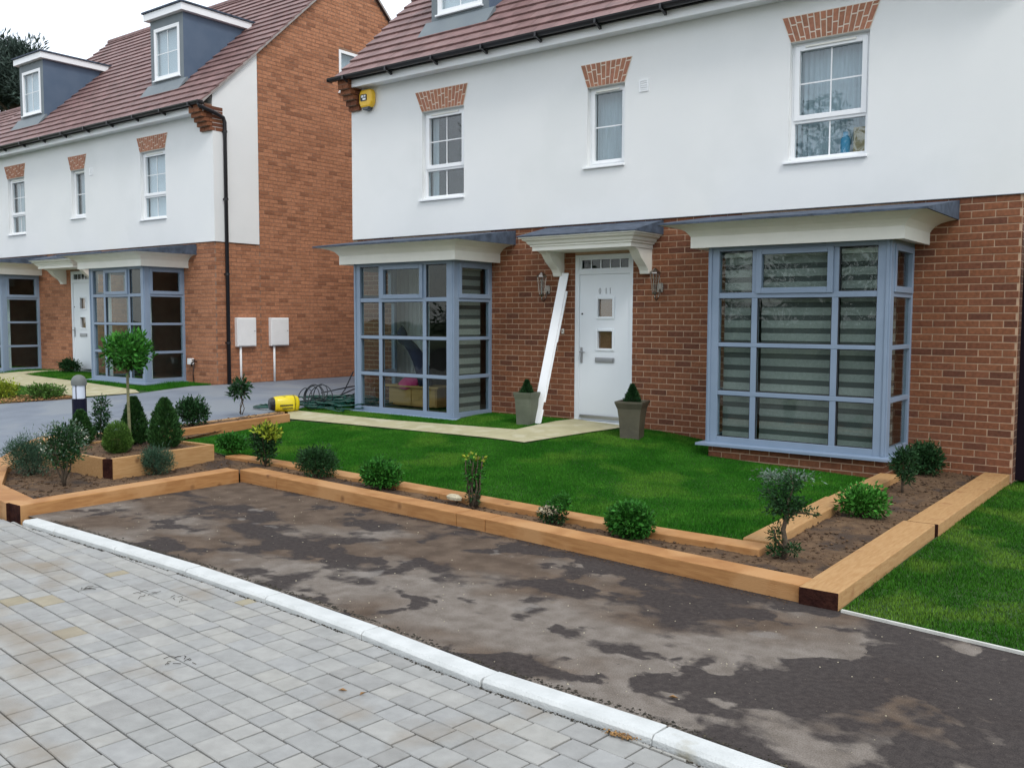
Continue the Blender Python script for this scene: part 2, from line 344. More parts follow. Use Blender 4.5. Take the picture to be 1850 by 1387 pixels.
# ------------------------------------------------------------------ terrain
def G(x): return float(np.interp(x, [-20, -16, -13.3, -12, -9, -5, -3.6, -2.6, -.6, .45, 2], [.46, .44, .405, .37, .31, .30, .24, .13, .05, .01, 0]))
def g(x, y): return G(x)*min(1, max(0, (y+5.2)/4.7))
def g_np(x, y): return np.interp(x, [-20, -16, -13.3, -12, -9, -5, -3.6, -2.6, -.6, .45, 2], [.46, .44, .405, .37, .31, .30, .24, .13, .05, .01, 0])*np.clip((y+5.2)/4.7, 0, 1)
def inside(poly, x, y):
    c = np.zeros(x.shape, bool); n = len(poly)
    for i in range(n):
        x1, y1 = poly[i]; x2, y2 = poly[(i+1) % n]
        if y1 == y2: continue
        c ^= ((y1 > y) != (y2 > y)) & (x < (x2-x1)*(y-y1)/(y2-y1)+x1)
    return c
def sheet(name, poly, off, step, matname, hf=None, kind='structure', rough=0, parent=None, **p):
    """exactly bounded ground sheet draped on the terrain"""
    pts = []; edges = []
    for i, (x1, y1) in enumerate(poly):
        x2, y2 = poly[(i+1) % len(poly)]; L = math.hypot(x2-x1, y2-y1); k = max(1, int(L/step))
        for j in range(k): pts.append((x1+(x2-x1)*j/k, y1+(y2-y1)*j/k))
    nb = len(pts); edges = [(i, (i+1) % nb) for i in range(nb)]
    xs = [q[0] for q in poly]; ys = [q[1] for q in poly]
    gx, gy = np.meshgrid(np.arange(min(xs)+step/2, max(xs), step), np.arange(min(ys)+step/2, max(ys), step))
    gx, gy = gx.ravel(), gy.ravel(); ok = inside(poly, gx, gy); gx, gy = gx[ok], gy[ok]
    pts += list(zip(gx.tolist(), gy.tolist()))
    v, e, f, *_ = delaunay_2d_cdt([Vector(q) for q in pts], edges, [], 1, 1e-4)
    me = bpy.data.meshes.new(name)
    V = []
    for q in v:
        h = (hf or g)(q.x, q.y)+off
        if rough: h += rough*(noise.noise(Vector((q.x*9, q.y*9, 0)))+.6*noise.noise(Vector((q.x*23, q.y*23, 3)))+.8*noise.noise(Vector((q.x*2.5, q.y*2.5, 7))))
        V.append((q.x, q.y, h))
    me.from_pydata(V, [], f); me.materials.append(MATS[matname])
    me.polygons.foreach_set('use_smooth', [True]*len(me.polygons)); me.update()
    return link(name, me, parent, kind=kind, **p)

# kerb line (centre), tilted a little against the facades
KERB = [(-5.80, -6.955), (-5.6, -6.96), (-3.5, -6.995), (-1.9, -7.10), (-.72, -7.25), (.22, -7.285), (.7, -7.345), (9, -7.93)]
def kerb_y(x): return float(np.interp(x, [k[0] for k in KERB], [k[1] for k in KERB]))
sheet('ground', [(-300, -300), (300, -300), (300, 300), (-300, 300)], -.12, 60, 'ground', hf=lambda x, y: 0)
# road base under the pavers
rd = sheet('road', [(-60, -30), (30, -30), (30, -8.8), (9, -7.99), (.7, -7.40), (-.72, -7.31), (-3.5, -7.05), (-5.86, -7.02), (-6.1, -7.0), (-10.4, -6.98), (-60, -6.98)], -.045, 4, 'joint_sand', hf=lambda x, y: 0)
tar = sheet('tarmac', [(-5.97, -6.90), (-5.6, -6.90), (-3.5, -6.935), (-1.9, -7.04), (-.72, -7.19), (.22, -7.225), (.7, -7.285), (9, -7.87), (9, -6.2), (1.4, -5.40), (.33, -5.245), (.3, -5.0), (-5.9, -4.6)], 0, .5, 'front_tarmac', hf=lambda x, y: 0)
drive = sheet('driveway', [(-9.25, -1.35), (-9.36, -1.0), (-9.34, 7.4), (-13.06, 7.4), (-13.06, -.03), (-13.28, -1.5), (-13.85, -2.42), (-14.62, -3.25), (-17.5, -4.9), (-17.5, -6.97), (-8.0, -6.97), (-8.3, -6.0), (-9.5, -4.9), (-9.9, -4.5), (-9.3, -3.3), (-9.2, -1.8)], .010, .4, 'drive_tarmac')
LAWN = [(-8.60, -3.75), (-6.9, -4.12), (-5.6, -4.13), (-4.47, -4.14), (-2.94, -4.29), (-.64, -4.34), (-.64, -1.1), (-.64, -.02), (-9.32, -.02), (-9.4, -1.3), (-8.45, -2.1)]
lb = sheet('lawn', LAWN, 0, .3, 'lawn_base')
lr = sheet('lawn_base_right', [(.31, -5.24), (1.4, -5.37), (9, -6.18), (9, 1.0), (.40, 1.0), (.36, -.1)], 0, .4, 'lawn_base'); lr.name = 'side_lawn'
nl = sheet('neighbour_lawn', [(-40, -4.9), (-17.5, -4.9), (-14.78, -3.25), (-13.95, -2.42), (-13.37, -1.52), (-13.1, -.05), (-23, -.05), (-40, -.05)], 0, .8, 'lawn_base')
# paths
PATH = [(-9.3, -1.42), (-8.6, -1.95), (-7.5, -1.89), (-4.5, -1.80), (-4.12, -.42), (-4.12, -.01), (-4.97, -.01), (-5.08, -1.20), (-5.9, -1.27), (-7.2, -1.37), (-9.12, -1.36)]
sheet('path', PATH, .018, .3, 'path_slab')
sheet('neighbour_path', [(-13.3, -1.47), (-13.94, -2.24), (-14.6, -2.18), (-16.1, -2.0), (-18.0, -1.77), (-22, -1.6), (-30, -1.5), (-30, -1.0), (-19.6, -1.06), (-19.05, -.16), (-18.98, -.01), (-18.6, -.01), (-18.7, -.14), (-18.75, -.94), (-16, -1.13), (-13.73, -1.29)], .018, .4, 'path_slab')

# ------------------------------------------------------------------ kerb stones
kr = empty('kerb', (0, 0, 0)); kr['kind'] = 'structure'
js = [-.66+.92*k for k in range(-6, 11)]; js[0] = -5.80
km = None
for i, (a, b) in enumerate(zip(js[:-1], js[1:])):
    if a > 8.6: break
    p0 = Vector((a+.004, kerb_y(a), 0)); p1 = Vector((b-.004, kerb_y(b), 0)); L = (p1-p0).length
    m = MB(); m.prism([(-.062, -.10), (.062, -.10), (.062, .004), (-.045, .006), (-.062, -.010)], 'x', 0, L)
    # profile is in (y, z)
    o = obj('kerb_stone', m, 'kerb_concrete', kr, loc=(p0.x, p0.y, random.uniform(-.002, .004)), bevel=.003)
    o.rotation_euler = (0, 0, math.atan2(p1.y-p0.y, p1.x-p0.x)+random.uniform(-.003, .003))

# ------------------------------------------------------------------ pavers
def paver_mesh(L, W):
    m = MB(); c = .0035; h = .02; t = 0
    a = [(0, 0), (L, 0), (L, W), (0, W)]; b = [(c, c), (L-c, c), (L-c, W-c), (c, W-c)]
    k = 0; m.v = [(x, y, -h) for x, y in a]+[(x, y, -.004) for x, y in a]+[(x, y, 0) for x, y in b]
    for i in range(4):
        j = (i+1) % 4
        m.f += [(i, j, 4+j, 4+i), (4+i, 4+j, 8+j, 8+i)]; m.mi += [0, 0]
    m.f.append((8, 9, 10, 11)); m.mi.append(0)
    return m
ang = math.atan2(-.29, 2.86); dx, dy = math.cos(ang), math.sin(ang); PW = .1385
lens = [.105, .140, .172, .208]
pm = [paver_mesh(l-.010, PW-.007) for l in lens]; pme = [m.mesh('paver', 'paver') for m in pm]
pav = []
rows = range(-110, 6)
for r in rows:
    u = -26+random.random()*.2; last = -1
    v0 = -7.18+r*PW*1.0
    while u < 16:
        i = random.choice([0, 1, 1, 2, 2, 3, 3]); L = lens[i]
        # row origin: point at u along, v across
        x = dx*u-dy*0+(-dy)*v0; y = dy*u+dx*v0
        xc = dx*(u+L/2)-dy*(v0+PW/2); yc = dy*(u+L/2)+dx*(v0+PW/2)
        lim = kerb_y(xc)-.062 if xc > -5.86 else -7.0
        # furthest corner of the paver must stay in front of the kerb
        top = max(dy*u+dx*(v0+PW), dy*(u+L)+dx*(v0+PW))
        d = math.hypot(xc-CAM.x, yc-CAM.y)
        if min(y, y+dy*L) < lim-.02 and d > .6:
            if top > lim:   # trim the row against the kerb
                pav.append((d, x, y, i, (lim-.004-(top-PW*dx))/PW if lim-.004-(top-PW*dx) > .012 else 0))
            else: pav.append((d, x, y, i, 1))
        u += L
pav = [p for p in pav if p[4] > 0 and p[1] > -20 and p[2] > -14.5]
def in_frame(x, y, z=0, mrg=1.02):
    q = cam.matrix_world.inverted() @ Vector((x, y, z))
    if q.z > -.2: return False
    f = 1677.3/925; u = q.x/-q.z*f; v = q.y/-q.z*f
    return abs(u) < mrg and abs(v) < mrg*.75
cam_inv = cam.matrix_world.inverted()
def in_frame(x, y, z=0, mrg=1.0):
    q = cam_inv @ Vector((x, y, z))
    if q.z > -.2: return False
    f = 1677.3/925; return abs(q.x/-q.z*f) < mrg and abs(q.y/-q.z*f) < mrg*.75
vis = sorted([p for p in pav if in_frame(p[1], p[2])]); pick = set(id(p) for p in vis[:300])
big = MB()
for p in pav:
    d, x, y, i, s = p; z = -.033+random.uniform(-.0025, .0025); a = ang+random.uniform(-.006, .006)
    tx, ty = random.uniform(-.006, .006), random.uniform(-.006, .006)
    if id(p) in pick:
        o = link('paver', pme[i], rd, loc=(x, y, z), rot=(tx, ty, a)); o.scale = (1, s, 1)
    else:
        ca, sa = math.cos(a), math.sin(a); k = len(big.v)
        big.v += [(x+ca*vx-sa*vy*s, y+sa*vx+ca*vy*s, z+vz+tx*vy-ty*vx) for vx, vy, vz in pm[i].v]
        big.f += [tuple(k+q for q in f) for f in pm[i].f]; big.mi += [0]*len(pm[i].f)
obj('paving', big, 'paver', rd, kind='stuff')

# ------------------------------------------------------------------ houses
PITCH = .93; EAVE0 = 5.77; RIDGE_Y = 3.6
def roofz(y): return EAVE0+PITCH*y if y <= RIDGE_Y else EAVE0+PITCH*(2*RIDGE_Y-y)
XL, XR = -9.32, .38
def wall_holes(mb, u0, u1, z0, z1, holes, P):
    """grid the wall rectangle round its holes; P(u,z) -> 3D"""
    us = sorted({u0, u1, *[h[0] for h in holes], *[h[1] for h in holes]}); zs = sorted({z0, z1, *[h[2] for h in holes], *[h[3] for h in holes]})
    us = [u for u in us if u0 <= u <= u1]; zs = [z for z in zs if z0 <= z <= z1]
    for a, b in zip(us[:-1], us[1:]):
        for c, d in zip(zs[:-1], zs[1:]):
            mu, mz = (a+b)/2, (c+d)/2
            if any(h[0] < mu < h[1] and h[2] < mz < h[3] for h in holes): continue
            mb.face([P(a, c), P(b, c), P(b, d), P(a, d)])
def brick_rows(u0, u1, z0, z1, holes, uoff, ztop=2.95, clip=None):
    """list of (u,z,len,h) stretcher-bond bricks clipped to the region"""
    out = []; n0 = int((ztop-z1)/.075)-1; n1 = int((ztop-z0)/.075)+1
    for n in range(max(n0, -200), n1+1):
        zt = ztop-.075*n; zb = zt-.065
        if zb < z0-.03 or zt > z1+.001: continue
        a0, a1 = u0, u1
        if clip: a0, a1 = clip(zt, a0, a1)
        if a1-a0 < .03: continue
        off = uoff+(.1125 if n % 2 else 0)
        k = math.floor((a0-off)/.225)
        while off+k*.225 < a1:
            s, e = off+k*.225, off+k*.225+.215; k += 1
            s, e = max(s, a0), min(e, a1)
            segs = [(s, e)]
            for h in holes:
                if zb < h[3]-.004 and zt > h[2]+.004:
                    ns = []
                    for (p, q) in segs:
                        if q <= h[0] or p >= h[1]: ns.append((p, q)); continue
                        if p < h[0]: ns.append((p, h[0]))
                        if q > h[1]: ns.append((h[1], q))
                    segs = ns
            for p, q in segs:
                if q-p > .025: out.append((p, max(zb, z0), q-p, zt-max(zb, z0)))
    return out
BR_CACHE = {}
def brick_unit(matn):
    if matn not in BR_CACHE:
        m = MB(); c = .02
        # unit brick: x 0..1, z 0..1, y 0(back)..-1(front); slightly cushioned face
        m.v = [(0, 0, 0), (1, 0, 0), (1, 0, 1), (0, 0, 1), (.012, -1, .04), (.988, -1, .04), (.988, -1, .96), (.012, -1, .96)]
        m.f = [(4, 5, 6, 7), (0, 1, 5, 4), (1, 2, 6, 5), (2, 3, 7, 6), (3, 0, 4, 7)]; m.mi = [0]*5
        BR_CACHE[matn] = (m, m.mesh('brick', matn))
    return BR_CACHE[matn]
def place_bricks(house, origin, lists, matn, limit=300, depth=.0045):
    """lists: (frame origin vec, u-direction angle about z, bricks). The biggest-in-view are parts, the rest one mesh."""
    m, me = brick_unit(matn); allb = []
    for (o, a, bricks) in lists:
        ca, sa = math.cos(a), math.sin(a)
        for (u, z, L, h) in bricks:
            x, y = o[0]+ca*u, o[1]+sa*u
            X, Y, Z = x+origin[0], y+origin[1], z+origin[2]
            d = (Vector((X, Y, Z))-CAM).length
            allb.append((d if in_frame(X+ca*L/2, Y+sa*L/2, Z+h/2) and L > .1 else 1e3+d, x, y, z, a, L, h))
    allb.sort()
    st = MB()
    for k, (d, x, y, z, a, L, h) in enumerate(allb):
        dd = depth+random.uniform(-.0015, .0015)
        if k < limit and d < 1e3:
            q = link('brick', me, house, loc=(x, y, z), rot=(0, 0, a)); q.scale = (L, dd, h)
        else:
            ca, sa = math.cos(a), math.sin(a); n = len(st.v)
            st.v += [(x+ca*vx*L-sa*vy*dd, y+sa*vx*L+ca*vy*dd, z+vz*h) for vx, vy, vz in m.v]
            st.f += [tuple(n+i for i in f) for f in m.f]; st.mi += [0]*5
    if st.v: obj('brickwork', st, matn, house, kind='stuff')

def ring(mb, x0, x1, z0, z1, y0, y1, t, tb=None):
    tb = t if tb is None else tb
    mb.box(x0, x0+t, y0, y1, z0, z1); mb.box(x1-t, x1, y0, y1, z0, z1)
    mb.box(x0+t, x1-t, y0, y1, z1-t, z1); mb.box(x0+t, x1-t, y0, y1, z0, z0+tb)
def pane(parent, x0, x1, z0, z1, y, glass='glass'):
    m = MB(); m.box(x0, x1, y, y+.004, z0, z1); return obj('pane', m, glass, parent)
def sash_window(house, x0, x1, z0, z1, kind, back, glass='glass_upper'):
    """white casement: opening light over a fixed light (kind 2) or single light (kind 1), thin white glazing bars"""
    f = MB(); ya, yb = .055, .125
    ring(f, x0, x1, z0, z1, ya, yb, .045)
    if kind == 2:
        zm = z0+(z1-z0)*.335; f.box(x0+.045, x1-.045, ya, yb, zm-.02, zm+.02)
    win = obj('window', f, 'white_paint', house, bevel=.004)
    xm = (x0+x1)/2
    if kind == 2:
        s = MB(); ring(s, x0+.035, x1-.035, zm+.012, z1-.035, ya-.018, yb-.02, .058); obj('sash', s, 'white_paint', win, bevel=.005)
        a, b, c, d = x0+.09, x1-.09, zm+.065, z1-.09
        pane(win, a, b, c, d, .085, glass); pane(win, x0+.043, x1-.043, z0+.043, zm-.018, .085, glass)
        br = MB(); br.box(xm-.008, xm+.008, .078, .084, c, d); br.box(a, xm-.008, .078, .084, (c+d)/2-.008, (c+d)/2+.008); br.box(xm+.008, b, .078, .084, (c+d)/2-.008, (c+d)/2+.008)
        br.box(xm-.008, xm+.008, .078, .084, z0+.045, zm-.02); obj('glazing_bar', br, 'white_paint', win)
    else:
        s = MB(); ring(s, x0+.03, x1-.03, z0+.03, z1-.03, ya-.012, yb-.02, .045); obj('sash', s, 'white_paint', win, bevel=.005)
        pane(win, x0+.073, x1-.073, z0+.073, z1-.073, .085, glass)
        br = MB(); zz = (z0+z1)/2; br.box(x0+.075, x1-.075, .078, .084, zz-.008, zz+.008); obj('glazing_bar', br, 'white_paint', win)
    v = MB(); v.box(x0+.18*(x1-x0), x1-.18*(x1-x0), ya-.034, ya-.019, z1-.062, z1-.040); obj('trickle_vent', v, 'cream_paint', win, bevel=.003)
    sl = MB(); sl.prism([(-.055, z0-.035), (-.055, z0-.012), (.054, z0-.002), (.054, z0-.035)], 'x', x0-.055, x1+.01)
    obj('sill', sl, 'white_paint', win, bevel=.003)
    # reveal faces of the render
    rv = MB(); t = .052
    rv.face([(x0, -.018, z0), (x0, t+.07, z0), (x0, t+.07, z1), (x0, -.018, z1)]); rv.face([(x1, -.018, z0), (x1, t+.07, z0), (x1, t+.07, z1), (x1, -.018, z1)])
    rv.face([(x0, -.018, z1), (x1, -.018, z1), (x1, t+.07, z1), (x0, t+.07, z1)])
    obj('reveal', rv, 'white_render', win)
    if back:
        c = MB(); nfold = 26; prev = None
        for (a, b) in back[1]:
            xa, xb = x0+.03+(x1-x0-.06)*a, x0+.03+(x1-x0-.06)*b; n = max(2, int(nfold*(b-a)))
            for i in range(n):
                p, q = xa+(xb-xa)*i/n, xa+(xb-xa)*(i+1)/n
                yp, yq = (.20+(.025 if i % 2 else 0), .20+(0 if i % 2 else .025)) if back[0] != 'drape_sky_white' else (.16, .16)
                c.face([(p, yp, z0+.02), (q, yq, z0+.02), (q, yq, z1-.02), (p, yp, z1-.02)])
        o = obj('curtain' if back[0] != 'drape_sky_white' else 'sky_reflection_panel', c, back[0], win)  # the bright version is a white panel painting sky reflected in the glass
    return win
def arch(house, x0, x1, X0, X1, z0, z1, individually):
    """flat gauged arch: splayed brick soldiers with staggered joints, on a mortar bed"""
    m = MB(); m.prism([(x0, z0), (x1, z0), (X1, z1), (X0, z1)], 'y', -.0265, .05); a = obj('brick_arch', m, 'mortar_pale', house)
    n = round((X1-X0)/.075); st = MB()
    for i in range(n):
        t0, t1 = i/n, (i+1)/n
        cuts = [[0, .33, 1], [0, .66, 1], [0, .15, .72, 1], [0, .5, 1], [0, .28, .85, 1]][i % 5]
        for c0, c1 in zip(cuts[:-1], cuts[1:]):
            def pt(t, c, s):
                return (x0+(x1-x0)*t)*(1-c)+(X0+(X1-X0)*t)*c
            gz = .016
            za, zb = z0+(z1-z0)*c0+gz/2, z0+(z1-z0)*c1-gz/2
            e = .11 if individually else .10
            ta, tb = t0+e/n, t1-e/n
            poly = [(pt(ta, c0, 0), za), (pt(tb, c0, 0), za), (pt(tb, c1, 0), zb), (pt(ta, c1, 0), zb)]
            if individually:
                b = MB(); b.prism(poly, 'y', -.031+random.uniform(-.001, .001), -.02); obj('brick', b, 'brick_arch', a)
            else: st.prism(poly, 'y', -.031, -.02)
    if not individually: obj('arch_brickwork', st, 'brick_arch', a, kind='stuff')

def sweep3(mb, x0, x1, yf, prof, yb=0):
    """profile of (outward offset, z) carried round three sides of a bay, ends on the wall"""
    loops = []
    for o, z in prof: loops.append([(x0-o, yb, z), (x0-o, yf-o, z), (x1+o, yf-o, z), (x1+o, yb, z)])
    for a, b in zip(loops[:-1], loops[1:]):
        for i in range(3): mb.face([a[i], a[i+1], b[i+1], b[i]])
def bay(house, cx, blinds, wall_z, individually):
    x0, x1, yf = cx-.985, cx+1.005, -.85
    ZR = [(.36, .83), (.88, 1.375), (1.42, 1.915), (1.975, 2.435)]; XS = [(.125, .52), (.585, 1.40), (1.465, 1.855)]
    f = MB()
    # corner posts (twin-rib), front rails, mullions, transoms
    P = .135
    f.box(x0, x0+P, yf, yf+.08, .29, 2.50); f.box(x1-P, x1, yf, yf+.08, .29, 2.50)
    f.box(x0+.02, x0+.05, yf-.012, yf, .29, 2.49); f.box(x1-.05, x1-.02, yf-.012, yf, .29, 2.49)
    f.box(x0+P, x1-P, yf, yf+.075, .29, .36); f.box(x0+P, x1-P, yf, yf+.075, 2.435, 2.50)
    for a, b in ((.83, .88), (1.375, 1.42), (1.915, 1.975)): f.box(x0+P, x1-P, yf+.004, yf+.07, a, b)
    for xa, xb in ((.52, .585), (1.40, 1.465)):
        for za, zb in ZR: f.box(x0+xa, x0+xb, yf+.007, yf+.067, za, zb)
    for sx, s in ((x0, 1), (x1, -1)):     # the two sides
        a, b = (sx, sx+.07*s)
        f.box(a, b, yf+.08, yf+.115, .29, 2.50); f.box(a, b, -.055, 0.002, .29, 2.50)
        f.box(a, b, yf+.115, -.055, .29, .36); f.box(a, b, yf+.115, -.055, 2.435, 2.50)
        for c, d in ((.83, .88), (1.375, 1.42), (1.915, 1.975)): f.box(sx+.004*s, sx+.066*s, yf+.115, -.055, c, d)
    B = obj('bay_window', f, 'blue_grey_frame', house, bevel=.004)
    gk = MB()
    for za, zb in ZR:
        for i, (xa, xb) in enumerate(XS):
            top = (za > 1.9 and i == 1)
            if top:
                s = MB(); ring(s, x0+xa-.012, x0+xb+.012, za-.012, zb+.012, yf-.016, yf+.05, .062); obj('sash', s, 'blue_grey_frame', B, bevel=.005)
                pane(B, x0+xa+.045, x0+xb-.045, za+.045, zb-.045, yf+.03)
            else:
                ring(gk, x0+xa, x0+xb, za, zb, yf+.018, yf+.034, .008)
                pane(B, x0+xa+.006, x0+xb-.006, za+.006, zb-.006, yf+.035)
        for sx, s in ((x0, 1), (x1, -1)):
            ya, yb = yf+.115, -.055
            if za > 1.9:
                q = MB()
                for (a, b, c, d) in ((ya-.01, ya+.05, za-.012, zb+.012), (yb-.05, yb+.01, za-.012, zb+.012), (ya+.05, yb-.05, za-.012, za+.05), (ya+.05, yb-.05, zb-.05, zb+.012)):
                    q.box(sx-.014*s, sx+.045*s, a, b, c, d)
                obj('sash', q, 'blue_grey_frame', B, bevel=.004)
                ya += .045; yb -= .045; za_, zb_ = za+.045, zb-.045
            else: za_, zb_ = za, zb
            m = MB(); m.box(sx+.03*s, sx+.034*s, ya, yb, za_, zb_); obj('pane', m, 'glass', B)
    obj('gasket', gk, 'gasket', B)
    s = MB(); sweep3(s, x0, x1, yf, [(-.02, .29), (0.0, .291), (.085, .278), (.085, .252), (-.01, .252)]); obj('sill', s, 'blue_grey_frame', B)
    c = MB(); sweep3(c, x0, x1, yf, [(-.04, 2.50), (.105, 2.478), (.15, 2.475), (.15, 2.60), (.165, 2.625), (.20, 2.665), (.26, 2.695), (.34, 2.715), (.41, 2.722), (.41, 2.738), (-.02, 2.75)])
    obj('cornice', c, 'cream_paint', B)
    l = MB(); o = .43; lx0, lx1, ly = x0-o, x1+o, yf-o
    l.face([(lx0, ly, 2.742), (lx1, ly, 2.742), (lx1, -.001, 2.925), (lx0, -.001, 2.925)]); l.face([(lx0, ly, 2.722), (lx1, ly, 2.722), (lx1, ly, 2.742), (lx0, ly, 2.742)])
    for x in (lx0, lx1): l.face([(x, ly, 2.722), (x, -.001, 2.722), (x, -.001, 2.925), (x, ly, 2.742)])
    l.face([(lx0, ly, 2.722), (lx1, ly, 2.722), (lx1, -.001, 2.722), (lx0, -.001, 2.722)])
    obj('lead_roof', l, 'lead', B)
    # plinth under the bay, floor inside
    p = MB(); p.box(x0+.03, x1-.03, yf+.03, 0, wall_z-.1, .25); p.m = 1; p.box(x0+.05, x1-.05, yf+.04, .3, .251, .30); obj('bay_base', p, ['mortar', 'inner_floor'], B)
    br = [(( x0+.03, yf+.03, 0), 0, brick_rows(0, x1-x0-.06, wall_z-.05, .25, [], .05, ztop=.25+.0)), ((x1-.03, yf+.03, 0), math.pi/2, brick_rows(0, .82, wall_z-.05, .25, [], .1, ztop=.25))]
    return B, br
def canopy(house):
    b = MB(); x0, x1 = -5.30, -3.80
    sweep3(b, x0, x1, -.56, [(-.75, 2.575), (0, 2.573), (0.0, 2.625), (.022, 2.63), (.022, 2.645), (.045, 2.66), (.06, 2.69), (.10, 2.712), (.10, 2.726), (.135, 2.735), (.135, 2.75), (-.5, 2.752)])
    c = obj('canopy', b, 'cream_paint', house)
    l = MB(); o = .15; a0, a1, ly = x0-o, x1+o, -.56-o
    l.face([(a0, ly, 2.765), (a1, ly, 2.765), (a1, -.001, 2.932), (a0, -.001, 2.932)])
    l.face([(a0, ly, 2.750), (a1, ly, 2.750), (a1, ly, 2.765), (a0, ly, 2.765)]); l.face([(a0, ly, 2.75), (a1, ly, 2.75), (a1, 0, 2.75), (a0, 0, 2.75)])
    for x in (a0, a1): l.face([(x, ly, 2.75), (x, 0, 2.75), (x, 0, 2.932), (x, ly, 2.765)])
    obj('lead_roof', l, 'lead', c)
    prof = [(0, 2.255), (-.085, 2.255), (-.10, 2.30), (-.135, 2.345), (-.20, 2.39), (-.27, 2.44), (-.33, 2.50), (-.37, 2.545), (-.46, 2.572), (0, 2.572)]
    for a in (x0+.01, x1-.14):
        m = MB(); m.prism(prof, 'x', a, a+.13); obj('bracket', m, 'cream_paint', c, bevel=.004)
def door(house, number):
    x0, x1, z0, z1 = -4.985, -4.085, .31, 2.535
    f = MB(); zt = 2.275
    f.box(x0, x0+.07, .0, .09, z0, z1); f.box(x1-.05, x1, .0, .09, z0, z1); f.box(x0+.07, x1-.05, .002, .088, z1-.045, z1); f.box(x0+.07, x1-.05, .002, .088, zt, zt+.055)
    f.box(x0, x1, -.03, .09, z0-.03, z0)
    D = obj('front_door', f, 'door_white', house, bevel=.004)
    m = MB(); xa, xb, zb = x0+.072, x1-.052, zt-.003
    W = [(-4.622, -4.398, 1.71, 1.942), (-4.622, -4.398, 1.287, 1.515)]
    wall_holes(m, xa, xb, z0+.005, zb, W, lambda u, z: (u, .014, z)); m.box(xa, xb, .05, .06, z0+.005, zb)
    for a, b, c, d in W:
        m.face([(a, .014, c), (a, .05, c), (a, .05, d), (a, .014, d)]); m.face([(b, .014, c), (b, .05, c), (b, .05, d), (b, .014, d)]); m.face([(a, .014, d), (b, .014, d), (b, .05, d), (a, .05, d)]); m.face([(a, .014, c), (b, .014, c), (b, .05, c), (a, .05, c)])
    leaf = obj('door_leaf', m, 'door_white', D)
    for a, b, c, d in W:
        t = .034; s = MB(); ring(s, a-t, b+t, c-t, d+t, .001, .013, t); obj('window_trim', s, 'door_white', leaf, bevel=.005)
        s = MB(); s.box(a, b, .040, .046, c, d); obj('pane', s, 'glass_upper', leaf)
        s = MB(); s.box(a, b, .047, .0495, c, d); obj('lining', s, 'brown_blind', leaf)
    s = MB(); s.box(-4.655, -4.362, -.001, .013, 1.098, 1.166); s.box(-4.64, -4.377, -.006, -.001, 1.110, 1.150); obj('letter_plate', s, 'steel', leaf, bevel=.004)
    s = MB(); s.box(-4.892, -4.862, .002, .014, 1.085, 1.295); s.tube([(-4.877, .004, 1.235), (-4.877, -.045, 1.235), (-4.79, -.048, 1.232)], .009, 8); obj('handle', s, 'steel', leaf, bevel=.002)
    s = MB(); s.tube([(-4.871, .013, 1.747), (-4.871, .004, 1.747)], .013, 12); obj('spy_hole', s, 'black_plastic', leaf)
    s = MB(); s.box(xa+.02, xb-.02, -.012, .013, z0+.03, z0+.075); obj('weather_bar', s, 'steel', leaf, bevel=.003)
    p = MB(); fx0, fx1 = x0+.085, x1-.035-.03
    p.box(fx0, fx1, .045, .049, zt+.055, z1-.045); obj('fanlight', p, 'glass', D)
    s = MB()
    for k in range(1, 5): u = fx0+(fx1-fx0)*k/5; s.box(u-.008, u+.008, .035, .044, zt+.055, z1-.045)
    ring(s, x0+.07, x1-.05, zt+.05, z1-.04, .012, .03, .028); obj('glazing_bar', s, 'door_white', D)
    if number:
        for i, (ch, x) in enumerate((('0', -4.595), ('1', -4.50), ('1', -4.435))):
            cu = bpy.data.curves.new('n', 'FONT'); cu.body = ch; cu.size = .115; cu.extrude = .003; cu.align_x = 'CENTER'
            t = bpy.data.objects.new('n', cu); COL.objects.link(t); dg = bpy.context.evaluated_depsgraph_get(); me = bpy.data.meshes.new_from_object(t.evaluated_get(dg)); bpy.data.objects.remove(t)
            me.materials.clear(); me.materials.append(MATS['steel'])
            o = link('numeral', me, leaf, loc=(x, .010, 2.012), rot=(R(90), 0, 0)); o.scale = (.62, 1, 1)
def wall_lamp(x, label):
    t = empty('wall_lamp', (x, 0, 2.08), label, 'wall lamp', 'wall lamps beside the front door')
    m = MB(); m.prism([(-.035, -.06), (.035, -.06), (.045, .0), (.035, .06), (-.035, .06), (-.045, 0)], 'y', -.018, -.006); obj('back_plate', m, 'chrome', t, bevel=.003)
    m = MB(); m.tube([(0, -.018, -.02), (0, -.06, -.12), (0, -.11, -.165), (0, -.15, -.14), (0, -.155, -.09)], .010, 8); obj('arm', m, 'chrome', t, smooth=True)
    m = MB(); m.lathe([(.0, -.09), (.035, -.088), (.04, -.07), (.028, -.06)], 0, -.155, 12); m.lathe([(.075, .17), (.072, .185), (.03, .225), (.0, .245)], 0, -.155, 8)
    for k in range(4):
        a = math.pi/4+k*math.pi/2; m.tube([(.032*math.cos(a), -.155+.032*math.sin(a), -.065), (.062*math.cos(a), -.155+.062*math.sin(a), .175)], .005, 6)
    obj('cage', m, 'chrome', t, bevel=0)
    m = MB(); m.lathe([(.028, -.058), (.058, .168), (.0, .17)], 0, -.155, 4); obj('lantern_glass', m, 'glass', t)
    return t

